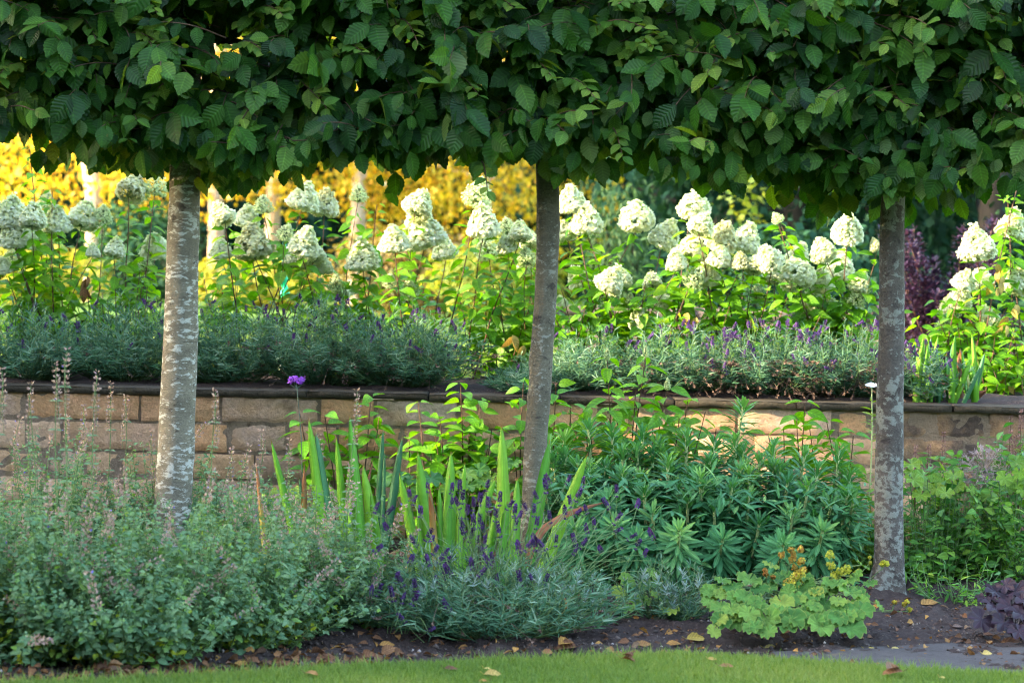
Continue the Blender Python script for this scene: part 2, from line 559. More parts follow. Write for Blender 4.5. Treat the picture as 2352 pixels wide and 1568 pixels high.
# ------------------------------------------------------------------ ground materials
def soil_mat():
    t = NT('dark garden soil')
    p = t.pos()
    a = t.noise(60, 8, p, .75)
    b = t.noise(6, 4, p)
    c = t.ramp(a.outputs[0], [(.3, (.020, .014, .012)), (.55, (.060, .042, .036)), (.75, (.115, .085, .072))])
    c = t.mix(t.ramp(b.outputs[0], [(.35, 0), (.65, .55)]), c, (.075, .055, .050))
    vo = t.n('ShaderNodeTexVoronoi')
    t.set(vo, Scale=75.0)
    t.l(p, vo.inputs['Vector'])
    fl = t.math('ADD', vo.outputs['Distance'], t.math('MULTIPLY', b.outputs[0], .55))
    c = t.mix(t.ramp(fl, [(.36, .8), (.42, 0)]), c, (.20, .14, .115))
    t.l(c, t.b.inputs['Base Color'])
    t.b.inputs['Roughness'].default_value = .95
    t.b.inputs['Specular IOR Level'].default_value = .15
    t.bump(a.outputs[0], .9, .02)
    return t.m


def lawn_mat():
    t = NT('mown lawn')
    p = t.pos()
    a = t.noise(90, 6, p, .7)
    b = t.noise(1.6, 3, p)
    c = t.ramp(a.outputs[0], [(.3, (.040, .095, .014)), (.6, (.080, .165, .022)), (.8, (.14, .22, .036))])
    c = t.mix(t.ramp(b.outputs[0], [(.35, 0), (.7, .5)]), c, (.12, .22, .035))
    t.l(c, t.b.inputs['Base Color'])
    t.b.inputs['Roughness'].default_value = .85
    t.b.inputs['Specular IOR Level'].default_value = .15
    t.bump(a.outputs[0], .8, .02)
    return t.m


def stone_mat(name, cols, stain=.55, bright=1.0, warm=None):
    warm = warm or tuple(x * 1.15 for x in cols[-1])
    t = NT(name)
    p = t.pos()
    u, v, r = t.attr()
    n = len(cols)
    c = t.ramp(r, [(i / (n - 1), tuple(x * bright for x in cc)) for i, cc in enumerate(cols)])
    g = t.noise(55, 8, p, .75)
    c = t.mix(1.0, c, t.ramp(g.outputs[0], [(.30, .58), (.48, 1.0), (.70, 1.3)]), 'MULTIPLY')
    w = t.noise(9, 5, p, .6, .5)
    c = t.mix(t.ramp(w.outputs[0], [(.42, 0), (.66, .65)]), c, warm)
    d = t.noise(2.6, 6, p, .62, .8)
    dd = t.math('ADD', d.outputs[0], t.math('MULTIPLY', w.outputs[0], .28))
    c = t.mix(t.ramp(dd, [(.76, 0), (.84, stain), (.93, stain * 1.25)]), c, (.055, .040, .030))
    y = t.noise(3.1, 5, p, .6, .3)
    c = t.mix(t.ramp(y.outputs[0], [(.64, 0), (.74, .55)]), c, (.22, .15, .035))
    t.l(c, t.b.inputs['Base Color'])
    t.b.inputs['Roughness'].default_value = .92
    t.b.inputs['Specular IOR Level'].default_value = .15
    t.bump(t.math('ADD', g.outputs[0], t.math('MULTIPLY', w.outputs[0], 1.0)), 1.0, .018)
    return t.m


M['soil'] = soil_mat()
M['lawn'] = lawn_mat()
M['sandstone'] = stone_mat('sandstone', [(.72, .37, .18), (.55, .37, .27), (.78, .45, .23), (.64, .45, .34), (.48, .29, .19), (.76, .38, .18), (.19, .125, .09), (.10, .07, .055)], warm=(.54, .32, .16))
M['mortar'] = stone_mat('sand mortar', [(.24, .17, .115), (.28, .20, .14)], .4)
M['coping'] = stone_mat('weathered coping stone', [(.045, .036, .024), (.075, .06, .040), (.058, .048, .034)], .4)
M['paving'] = stone_mat('paving stone', [(.075, .066, .064), (.095, .084, .08)], .4)
M['rubble'] = stone_mat('grey brown rubble', [(.10, .075, .065), (.13, .10, .085), (.085, .07, .06)], .4)

TZ = .675                                     # level of the upper terrace


def edge_y(x):
    """Y of the lawn's curved front edge at world x (traced on the ground)."""
    return np.interp(x, EDGE[:, 0], EDGE[:, 1])


EDGE = np.array([ground(px, py + 30)[:2] for px, py in ((-200, 1566), (0, 1562), (168, 1556), (403, 1546), (605, 1532), (790, 1519),
                 (1016, 1511), (1218, 1504), (1400, 1496), (1562, 1490), (1763, 1499), (1898, 1512), (2100, 1526), (2352, 1536), (2560, 1540))])


def sheet(name, xs, ys, zf, mat, kind='structure'):
    X, Y = np.meshgrid(xs, ys)
    P = np.stack((X.ravel(), Y.ravel(), np.zeros(X.size)), -1)
    P[:, 2] = zf(P[:, 0], P[:, 1])
    nx, ny = len(xs), len(ys)
    i = (np.arange(ny - 1)[:, None] * nx + np.arange(nx - 1)[None]).ravel()
    F = np.stack((i, i + 1, i + nx + 1, i + nx), -1)
    b = MB()
    b.add(P, F)
    return tag(b.build(name, mat), kind=kind)


# wide base ground, the bed's tilled soil, the two lawns, the terrace soil
sheet('ground', np.linspace(-60, 60, 13), np.linspace(-40, 10.6, 9), lambda x, y: x * 0 - .05, M['lawn'])


def soil_z(x, y):
    p = np.stack((x, y, x * 0), -1)
    d = y - edge_y(x)
    return (.014 * noise(p * 7, 1) + .014 * noise(p * 22, 2) + .010 * noise(p * 55, 3) + .05 * np.clip((y - 7.6) / 2, 0, 1) - .012
            - .03 * np.exp(-(d / .07) ** 2) + .045 * np.exp(-(((x - 1.385) / .14) ** 2 + ((y - 9.14) / .16) ** 2)))


sheet('soil', np.linspace(-3.7, 3.7, 420), np.linspace(7.0, 10.56, 230), soil_z, M['soil'])


def front_lawn():
    xs = np.linspace(-2.9, 2.9, 120)
    rows, b = [], MB()
    wob = .014 * noise(np.stack((xs * 9, xs * 0, xs * 0), -1), 5) + .008 * noise(np.stack((xs * 30, xs * 0, xs * 0), -1), 6)
    ye = edge_y(xs) + wob
    for k, (q, z) in enumerate(((None, -.03), (0, .004), (.03, .016), (.12, .020), (1, .020))):
        y = ye if q is None else ye - q if q < 1 else np.full_like(xs, 2.0)
        rows.append(np.stack((xs, y, np.full_like(xs, z)), -1))
    V = np.concatenate(rows)
    n = len(xs)
    F = [(k * n + i, k * n + i + 1, (k + 1) * n + i + 1, (k + 1) * n + i) for k in range(4) for i in range(n - 1)]
    b.add(V, np.array(F)[:, ::-1])
    tag(b.build('lawn', M['lawn']), kind='structure')
    rg = rngof(3)
    n = 120000
    x = rg.uniform(-1.75, 1.75, n)
    yy = edge_y(x)
    y = yy - rg.random(n) ** 1.15 * .75 + .012 * rg.normal(size=n)
    P = np.stack((x, y, np.full(n, .012)), -1)
    al = np.stack((rg.normal(size=n) * .45, rg.normal(size=n) * .45, np.ones(n)), -1)
    no = np.stack((rg.normal(size=n), rg.normal(size=n) - .6, np.zeros(n)), -1)
    pt = np.clip(.45 + .28 * noise(np.stack((x * 3, y * 3, x * 0), -1), 8) + rg.normal(size=n) * .17, 0, 1)
    b = MB()
    for k in (0, 1):
        s = np.arange(n) % 2 == k
        S = np.stack((rg.uniform(.020, .034, s.sum()),) * 3, -1)
        S[:, 0] *= 1.25
        b.scatter(GRASS[k], P[s], al[s], no[s], S, pt[s])
    # longer uncut blades leaning over the edge
    k = 5200
    x = rg.uniform(-1.8, 1.8, k)
    x = x[noise(np.stack((x * 4, x * 0, x * 0), -1), 15) + .5 * rg.normal(size=k) > .1]
    k = len(x)
    P = np.stack((x, edge_y(x) + rg.normal(size=k) * .014 + .008, np.full(k, .006)), -1)
    b.scatter(GRASS[1], P, np.stack((rg.normal(size=k) * .5, rg.normal(size=k) * .3 + .3, np.ones(k)), -1), rg.normal(size=(k, 3)) + (0, -1, 0), rg.uniform(.025, .055, k), np.clip(.45 + rg.normal(size=k) * .2, 0, 1))
    g = b.build('grass', M['grass'])
    tag(g, 'short mown bright green grass of the front lawn', 'grass', kind='stuff')


front_lawn()


def paving():
    up = np.array([ground(px, py)[:2] for px, py in ((1770, 1499), (1865, 1499), (1960, 1492), (2066, 1485), (2200, 1479), (2352, 1480), (2560, 1480))])
    xs = np.linspace(up[0, 0], up[-1, 0], 60)
    yu = np.interp(xs, up[:, 0], up[:, 1]) + .006 * noise(np.stack((xs * 14, xs * 0, xs * 0), -1), 4)
    yl = edge_y(xs) - .04
    b = MB()
    rows = [np.stack((xs, yu + .004, np.full_like(xs, -.04)), -1), np.stack((xs, yu, np.full_like(xs, .004)), -1)]
    for q in (.03, .3, .6, 1.0):
        y = yu + (yl - yu) * q
        rows.append(np.stack((xs, y, .009 + .003 * noise(np.stack((xs * 6, y * 6, xs * 0), -1), 9)), -1))
    V = np.concatenate(rows)
    n = len(xs)
    F = [(k * n + i, k * n + i + 1, (k + 1) * n + i + 1, (k + 1) * n + i) for k in range(5) for i in range(n - 1)]
    b.add(V, np.array(F)[:, ::-1], np.zeros((len(V), 3)) + (0, 0, .3))
    tag(b.build('path', M['paving']), kind='structure')


paving()

xs_t = np.concatenate((np.linspace(-60, -4, 10), np.linspace(-3.6, 3.6, 60), np.linspace(4, 60, 10)))
sheet('terrain', xs_t, np.concatenate((np.linspace(10.8, 13, 40), np.linspace(13.4, 120, 40))),
      lambda x, y: TZ + .012 * noise(np.stack((x * 6, y * 6, x * 0), -1), 12) * (y < 13) - .012, M['lawn'])
sheet('terrace_soil', np.linspace(-3.4, 3.4, 120), np.linspace(10.60, 11.95, 50),
      lambda x, y: TZ + .012 + .014 * noise(np.stack((x * 7, y * 7, x * 0), -1), 14) - .05 * np.clip((y - 11.85) / .1, 0, 1) - .045 * np.clip((10.76 - y) / .12, 0, 1), M['soil'])


def upper_grass():
    rg = rngof(5)
    n = 70000
    y = 11.9 + rg.random(n) ** 1.5 * 10
    x = (rg.random(n) - .5) * .46 * y
    P = np.stack((x, y, np.full(n, TZ - .016)), -1)
    al = np.stack((rg.normal(size=n) * .4, rg.normal(size=n) * .4, np.ones(n)), -1)
    no = np.stack((rg.normal(size=n), rg.normal(size=n) - .6, np.zeros(n)), -1)
    b = MB()
    b.scatter(strip(1, .07, .3), P, al, no, rg.uniform(.025, .05, n), np.clip(.5 + rg.normal(size=n) * .2, 0, 1))
    tag(b.build('grass', M['grass']), 'grass of the upper lawn behind the hydrangeas', 'grass', kind='stuff')


upper_grass()


# ------------------------------------------------------------------ retaining wall
def block(b, x0, x1, z0, z1, y, depth, rnd, rg, rough=.006, chip=.012, nx=9, nz=6):
    """One quarried block: a rough front with rounded arrises and sides going back into the wall."""
    u = np.linspace(0, 1, nx + 1)
    w = np.linspace(0, 1, nz + 1)
    U, W = np.meshgrid(u, w)
    X = x0 + U * (x1 - x0)
    Z = z0 + W * (z1 - z0)
    e = np.minimum(np.minimum(U, 1 - U) * (x1 - x0), np.minimum(W, 1 - W) * (z1 - z0))
    P = np.stack((X.ravel(), np.zeros(X.size), Z.ravel()), -1)
    off = rg.random(3) * 50
    nzv = noise(P * 16 + off, 3).reshape(X.shape) * rough + noise(P * 45 + off, 4).reshape(X.shape) * rough * .5
    Yv = y - nzv * 1.2 + chip * np.clip(1 - e / .014, 0, 1) ** 2
    jx = noise(P * 22 + off, 6).reshape(X.shape) * .0045
    jz = noise(P * 22 + off + 9, 7).reshape(X.shape) * .0045
    border = e < 1e-6
    X = X + jx * np.where(border, 1, .3)
    Z = Z + jz * np.where(border, 1, .3)
    V = np.stack((X.ravel(), Yv.ravel(), Z.ravel()), -1)
    n = nx + 1
    i = (np.arange(nz)[:, None] * n + np.arange(nx)[None]).ravel()
    F = np.stack((i, i + 1, i + n + 1, i + n), -1)
    A = np.zeros((len(V), 3))
    A[:, 2] = rnd
    b.add(V, F, A)
    rim = list(range(n)) + [k * n + nx for k in range(1, nz + 1)] + [nz * n + k for k in range(nx - 1, -1, -1)] + [k * n for k in range(nz - 1, 0, -1)]
    r0 = V[rim]
    r1 = r0.copy()
    r1[:, 1] = y + depth
    q = len(rim)
    FF = np.array([(k, k + q, (k + 1) % q + q, (k + 1) % q) for k in range(q)])
    A2 = np.zeros((2 * q, 3))
    A2[:, 2] = rnd
    b.add(np.vstack((r0, r1)), FF, A2)


WALL_Y = 10.5


def wall():
    rg = rngof(21)
    w = thing('retaining_wall', 'low sandstone block retaining wall with thin dark coping below the lavender', 'wall', (0, WALL_Y, 0))
    st = MB()
    zt = TZ - .033
    hs = [.105, .115, .100, .110, .105, .11]
    z = zt
    for row, h in enumerate(hs):
        x = -3.7 + rg.random() * .2
        while x < 3.6:
            L = rg.choice([.14, .20, .24, .29, .33, .40]) * rg.uniform(.9, 1.1)
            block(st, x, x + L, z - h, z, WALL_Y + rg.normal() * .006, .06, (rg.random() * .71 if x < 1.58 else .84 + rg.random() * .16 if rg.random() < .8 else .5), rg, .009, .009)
            x += L + rg.uniform(.010, .017)
        z -= h + .013
    st.build('stonework', M['sandstone'], w)
    mo = MB()
    xs = np.linspace(-3.75, 3.75, 190)
    zs = np.linspace(-.08, zt + .005, 40)
    X, Z = np.meshgrid(xs, zs)
    P = np.stack((X.ravel(), X.ravel() * 0, Z.ravel()), -1)
    P[:, 1] = WALL_Y + .010 + .004 * noise(P * 25, 31)
    n = len(xs)
    i = (np.arange(len(zs) - 1)[:, None] * n + np.arange(n - 1)[None]).ravel()
    mo.add(P, np.stack((i, i + 1, i + n + 1, i + n), -1), np.zeros((len(P), 3)) + .4)
    mo.build('mortar', M['mortar'], w)
    x = -3.75
    while x < 3.6:
        L = rg.uniform(.48, .72)
        cp = MB()
        r = rg.random()
        y0 = WALL_Y - .028 + rg.normal() * .003
        zb = TZ - .028 + rg.normal() * .0015
        zt2 = zb + .028
        # front lip, then the top sheet going back
        block(cp, x, x + L - .006, zb, zt2, y0, .20, r, rg, .004, .008, 14, 3)
        xs2 = np.linspace(x, x + L - .006, 12)
        ys2 = np.linspace(y0 + .006, y0 + .22, 6)
        X, Y = np.meshgrid(xs2, ys2)
        P = np.stack((X.ravel(), Y.ravel(), X.ravel() * 0), -1)
        P[:, 2] = zt2 - .001 + .003 * noise(P * 18, 17)
        i = (np.arange(5)[:, None] * 12 + np.arange(11)[None]).ravel()
        cp.add(P, np.stack((i, i + 1, i + 13, i + 12), -1), np.zeros((len(P), 3)) + r)
        cp.build('coping_slab', M['coping'], w)
        x += L


wall()


def rockery():
    """The low rubble edging across the upper lawn, right of the middle trunk."""
    rg = rngof(77)
    Y = 16.0
    w = thing('rubble_wall', 'low grey brown rubble wall far across the upper lawn behind the hydrangeas', 'wall', (1.6, Y, TZ))
    b = MB()
    z = TZ - .03
    for h in (.08, .075, .08, .07):
        x = .15
        while x < 4.2:
            L = rg.uniform(.10, .28)
            block(b, x, x + L, z, z + h, Y + rg.normal() * .02, .12, rg.random(), rg, .02, .02, 5, 3)
            x += L + .012
        z += h + .006
    b.build('rubble', M['rubble'], w)
    c = MB()
    xs, ys = np.linspace(.1, 4.3, 40), np.linspace(Y + .03, Y + .9, 8)
    X, Yv = np.meshgrid(xs, ys)
    P = np.stack((X.ravel(), Yv.ravel(), X.ravel() * 0), -1)
    P[:, 2] = z - .03 + .03 * noise(P * 6, 2)
    i = (np.arange(7)[:, None] * 40 + np.arange(39)[None]).ravel()
    c.add(P, np.stack((i, i + 1, i + 41, i + 40), -1))
    c.build('earth_fill', M['soil'], w)


rockery()


# ------------------------------------------------------------------ hornbeams
TRUNKS = [  # centre line (photo px), half widths in px, from top to base
    ([(426, 150), (425, 300), (424, 450), (420, 560), (415, 700), (410, 860), (405, 960), (400, 1080), (396, 1220), (394, 1330), (393, 1400)],
     [34, 35, 36, 37, 38, 40, 41, 42, 44, 49, 58], 9.10, 'horntrunk_a',
     'pleached hornbeam with the thickest pale trunk, rising from the catmint', [(-140, 838)]),
    ([(1257, 150), (1256, 330), (1258, 450), (1258, 560), (1252, 700), (1242, 830), (1234, 960), (1229, 1080), (1222, 1200), (1216, 1310), (1213, 1400)],
     [24, 24, 26, 26, 25, 26, 26, 26, 27, 30, 36], 9.12, 'horntrunk_b',
     'pleached hornbeam with a slender bowed trunk between iris blades and grey green spurge', [(838, 1655)]),
    ([(2053, 150), (2050, 420), (2048, 520), (2047, 700), (2047, 850), (2045, 1000), (2042, 1120), (2042, 1220), (2040, 1300), (2036, 1350), (2030, 1396)],
     [27, 27, 28, 29, 30, 31, 32, 33, 36, 42, 56], 9.14, 'horntrunk_c',
     'pleached hornbeam with a lichen spotted trunk beside the lady mantle, its base on bare soil', [(1655, 2800)]),
]
BOT = np.array([(-200, 330), (0, 330), (120, 338), (200, 345), (250, 385), (300, 395), (390, 395), (470, 425), (560, 415), (640, 402), (760, 368), (900, 385),
                (1000, 366), (1120, 380), (1180, 388), (1260, 385), (1345, 392), (1420, 345), (1470, 392), (1600, 405), (1710, 415), (1830, 425),
                (1930, 475), (2040, 470), (2120, 455), (2220, 450), (2352, 400), (2560, 400)], float)


def zbot(x):
    px = 1176 + x / 8.95 * K
    return CAM_Z - (np.interp(px, BOT[:, 0], BOT[:, 1]) - 600 - (px - 1176) * math.tan(R(ROLL))) / K * 8.95


HZT, HY0, HY1 = 2.95, 8.64, 9.40


def hfront(x, z):
    p = np.stack((x * 3.2, x * 0, z * 3.6), -1)
    band = np.sin(z * 21.0 + 1.6 * noise(np.stack((x * 1.7, x * 0, z * .5), -1), 43) * 2 + x * .8)
    return HY0 + .04 + .08 * noise(p, 41) + .05 * noise(p * 2.6, 42) - .075 * band


def hornbeam(k):
    cl, hw, Y, bark, label, ((pa, pb),) = TRUNKS[k]
    rg = rngof(100 + k)
    pts = np.array([at(px, py, Y) for px, py in cl])
    base = pts[-1].copy()
    base[2] = 0
    tr = thing('hornbeam_tree', label, 'tree', base, 'pleached hornbeams in a row')
    # trunk
    n = 90
    s = np.linspace(0, 1, len(pts))
    q = np.linspace(0, 1, n)
    P = np.stack([np.interp(q, s, pts[:, i]) for i in range(3)], -1)
    P[:, 0] += .0035 * noise(np.stack((q * 9, q * 0, q * 0), -1), 50 + k)
    P[-1, 2] = min(P[-1, 2], -.03)
    rr = np.interp(q, s, [m(h, Y) for h in hw])
    b = MB()
    b.tube(P, rr, 40, .5)
    V = b.v[0]
    axis = np.repeat(P, 40, 0)
    d = unit(V - axis)
    rad = np.repeat(rr, 40)
    flare = np.clip((.25 - V[:, 2]) / .25, 0, 1) ** 2
    ang = np.arctan2(d[:, 1], d[:, 0])
    disp = (.035 * noise(V * (9, 9, 4), 60 + k) + .02 * noise(V * (26, 26, 20), 61 + k)) * rad + flare * rad * .30 * np.sin(ang * 4 + k * 2)
    for _ in range(9):
        sz, sa, sr = rg.uniform(.25, 1.6), rg.uniform(-math.pi, 0), rg.uniform(.012, .024)
        dd = ((V[:, 2] - sz) / sr) ** 2 + ((ang - sa) * rad / sr) ** 2
        disp = disp + .007 * np.exp(-dd) - .006 * np.exp(-dd * 6)
    b.v[0] = V + d * disp[:, None]
    b.build('trunk', M[bark], tr)
    # crown
    xa, xb = (pa - 1176) / K * Y, (pb - 1176) / K * Y
    c = MB()
    tw = MB()

    def put_leaves(P, al, no, S, rnd, hi=True):
        T = HORN if hi else HORN_FAR
        ch = rg.integers(0, len(T), len(P))
        for j, t in enumerate(T):
            w = ch == j
            if w.any():
                c.scatter(t, P[w], al[w], no[w], S[w], rnd[w])

    # leafy shoots through the body
    W = xb - xa
    ns = int(430 * W / 1.34)
    for zone, cnt, hi in ((0, ns, True), (1, int(ns * .55), False)):
        for _ in range(cnt):
            x = rg.uniform(xa, xb)
            zb = float(zbot(np.array([x]))[0])
            z = rg.uniform(zb + .10, 2.34) if zone == 0 else rg.uniform(2.30, HZT)
            yf = float(hfront(np.array([x]), np.array([z]))[0])
            side = rg.random()
            if side < .62:
                y = yf + rg.random() ** 1.4 * .28 + .10
                out = np.array((rg.normal() * .5, -1, rg.normal() * .28 + .12))
                face = np.array((rg.normal() * .45, -.7, rg.uniform(.1, 1.1)))
            elif side < .80:
                y = rg.uniform(HY0 + .3, HY1)
                out = np.array((rg.normal(), rg.normal() * .6, rg.normal() * .6))
                face = np.array((rg.normal() * .4, rg.normal() * .5, .8))
            else:
                y = HY1 - rg.random() * .14
                out = np.array((rg.normal() * .5, 1, rg.normal() * .3))
                face = np.array((rg.normal() * .3, .8, .55))
            out = unit(out)
            L = rg.uniform(.14, .30)
            nl = rg.integers(5, 9)
            t = np.linspace(.12, 1, nl)
            st = np.array((x, y, z)) + out * (t[:, None] * L) + np.array((0, 0, -.05)) * (t[:, None] ** 2)
            st[:, 2] = np.maximum(st[:, 2], zb + .10)
            lat = unit(np.cross(out, face))
            sg = np.where(np.arange(nl) % 2 == 0, 1, -1)[:, None]
            fresh = rg.random() < .23
            g = rg.uniform(.1, .5) if fresh else rg.uniform(.55, 1.15)
            al = out * .45 + lat * sg * .62 + np.array((0, 0, -g)) + rg.normal(size=(nl, 3)) * .20
            no = face * (1.0 if not fresh else .4) + (np.array((0, -.1, .9)) if fresh else 0) + rg.normal(size=(nl, 3)) * .42
            S = rg.uniform(.070, .142) * (1 - .35 * np.abs(t - .45)) * rg.uniform(.85, 1.12, nl)
            if fresh:
                S *= .72
            rnd = np.clip((.68 if fresh else .32) + rg.normal(size=nl) * .17 + rg.normal() * .17, 0, .97 if fresh else .8)
            put_leaves(st, al, no, S, rnd, hi)
            if zone == 0 and side < .62:
                tw.tube(np.vstack((np.array((x, y, z)) - out * .06, st)), np.linspace(.0032, .0014, nl + 1), 4)
    # the hanging fringe under the crown
    nf = int(620 * W / 1.34)
    nc = nf // 6
    cx, cyy, cz = rg.uniform(xa, xb, nc), rg.uniform(HY0 + .02, HY1, nc), rg.normal(size=nc) * .055
    ci = rg.integers(0, nc, nf)
    x = cx[ci] + rg.normal(size=nf) * .05
    y = cyy[ci] + rg.normal(size=nf) * .04
    z = zbot(x) + .10 + cz[ci] + np.abs(rg.normal(size=nf)) * .07 + .035 * noise(np.stack((x * 14, y * 3, x * 0), -1), 71)
    al = np.stack((rg.normal(size=nf) * .28, rg.normal(size=nf) * .28, -np.ones(nf)), -1)
    no = np.stack((rg.normal(size=nf) * .5, np.where(rg.random(nf) < .75, -1, 1) * rg.uniform(.4, 1, nf), rg.normal(size=nf) * .3), -1)
    put_leaves(np.stack((x, y, z), -1), al, no, rg.uniform(.062, .105, nf), np.clip(.52 + rg.normal(size=nf) * .20, 0, .95))
    # inner fill so that the crown is dark within
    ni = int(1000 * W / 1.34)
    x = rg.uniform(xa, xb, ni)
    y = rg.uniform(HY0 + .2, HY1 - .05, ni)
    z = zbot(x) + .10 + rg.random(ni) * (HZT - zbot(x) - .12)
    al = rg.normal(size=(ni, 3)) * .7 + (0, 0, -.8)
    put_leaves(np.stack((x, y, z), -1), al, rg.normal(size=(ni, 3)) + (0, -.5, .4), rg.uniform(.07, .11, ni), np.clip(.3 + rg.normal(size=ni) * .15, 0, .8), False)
    # a few long new shoots standing proud of the face
    for fx, fz0, dx, dz in SPRAYS[k]:
        p0 = at(fx, fz0, 8.80)
        p1 = at(fx + dx, fz0 + dz, 8.58)
        t = np.linspace(0, 1, 12)[:, None]
        line = p0 + (p1 - p0) * t + np.array((0, 0, .05)) * np.sin(t * math.pi)
        tw.tube(line, np.linspace(.0042, .0016, 12), 5)
        nl = 16
        tt = np.linspace(.08, 1, nl)
        st = np.stack([np.interp(tt, t[:, 0], line[:, i]) for i in range(3)], -1)
        d = unit(p1 - p0)
        lat = unit(np.cross(d, (0, -.5, 1)))
        sg = np.where(np.arange(nl) % 2 == 0, 1, -1)[:, None]
        al = d * .5 + lat * sg * .8 + np.array((0, -.25, -.35)) + rg.normal(size=(nl, 3)) * .2
        no = np.array((0, -.45, .9)) + rg.normal(size=(nl, 3)) * .25
        put_leaves(st, al, no, rg.uniform(.050, .085, nl) * (1.1 - .5 * tt), np.clip(.80 + rg.normal(size=nl) * .12, 0, 1))
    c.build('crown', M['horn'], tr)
    tw.build('shoot', M['twig'], tr)
    # limbs trained along the frame
    top = pts[0]
    for dz, sgn in ((.10, -1), (.10, 1), (.45, -1), (.45, 1), (.8, -1), (.8, 1)):
        lm = MB()
        t = np.linspace(0, 1, 9)
        x1 = xa if sgn < 0 else xb
        z0 = 1.92 + dz
        line = np.stack((base[0] * 0 + top[0] + (x1 - top[0]) * t, Y + .03 * np.sin(t * 7 + dz * 9), z0 + .05 * t + .02 * np.sin(t * 11)), -1)
        lm.tube(line, np.linspace(.016, .005, 9), 6)
        lm.build('branch', M['darkbark'], tr)
    ld = MB()
    ld.tube(np.array([pts[0] + (0, 0, -.05), pts[0] + (.01, 0, .4), (pts[0][0], Y, 2.9)]), (rr[0], rr[0] * .7, .01), 8)
    ld.build('leader', M['darkbark'], tr)
    return tr


SPRAYS = [[(250, 118, 110, -20), (60, 190, -60, -20), (560, 60, 90, -25), (420, 200, -80, 40), (760, 150, 70, -30), (520, 130, 90, -4), (160, 60, 60, 30), (610, 250, -70, 60), (300, 20, 60, 10), (700, 210, 60, 70)],
          [(1010, 200, 90, 20), (1270, 200, 100, 30), (1420, 150, 80, -40), (1100, 40, 80, -20), (1560, 120, -90, -20), (1060, 118, 120, -22), (1330, 95, 150, -30), (1180, 160, 90, 20), (900, 60, 60, 40), (1100, 380, 20, 60), (1390, 300, 40, 60), (1480, 60, -60, -50)],
          [(2000, 230, 110, 50), (1800, 240, -90, 10), (2200, 60, 90, -10), (1720, 60, 90, 20), (2290, 200, 60, 40), (1900, 190, -130, -70), (1760, 110, -120, 0), (2060, 70, 30, -90), (2250, 130, 60, 50), (2150, 90, -30, 30), (1870, 40, 80, -30)]]
for k in range(3):
    hornbeam(k)


# ------------------------------------------------------------------ shrubs and trees beyond the terrace
def blob(b, tpls, center, radii, n, size, rg, drop=.5, out=.6, shell=.55, wob=.25, rnd=(.4, .2), mat=0, flat=.0, zmin=None):
    """n leaves through the outer part of a lumpy ellipsoid."""
    d = unit(rg.normal(size=(n, 3)))
    if flat:
        d[:, 2] *= (1 - flat)
    r = (shell + (1 - shell) * rg.random(n) ** .6) * (1 + wob * noise(d * 2.3 + np.asarray(center), 5) + wob * .6 * noise(d * 5.5 + np.asarray(center), 6))
    P = np.asarray(center) + d * r[:, None] * np.asarray(radii)
    if zmin is not None:
        P[:, 2] = np.maximum(P[:, 2], zmin + rg.random(n) * .05)
    al = d * out + rg.normal(size=(n, 3)) * .45 + (0, 0, -drop)
    no = d * .7 + (0, 0, .6) + rg.normal(size=(n, 3)) * .3
    S = rg.uniform(size[0], size[1], n)
    rv = np.clip(rnd[0] + rnd[1] * rg.normal(size=n) + .12 * noise(d * 4 + np.asarray(center), 7), 0, 1)
    ch = rg.integers(0, len(tpls), n)
    for j, t in enumerate(tpls):
        w = ch == j
        b.scatter(t, P[w], al[w], no[w], S[w], rv[w], mat)


def trunk_line(b, p0, p1, r0, r1, rg, bend=.06, sides=10, n=14):
    t = np.linspace(0, 1, n)[:, None]
    L = np.linalg.norm(np.asarray(p1) - p0)
    o = rg.random(3) * 30
    line = np.asarray(p0) + (np.asarray(p1) - np.asarray(p0)) * t
    w = np.stack([noise(np.concatenate((t * 3 + o[i], t * 0, t * 0), 1), 3 + i) for i in (0, 1)], -1) * bend * L * t
    line[:, :2] += w
    b.tube(line, np.interp(t[:, 0], (0, 1), (r0, r1)), sides)
    return line


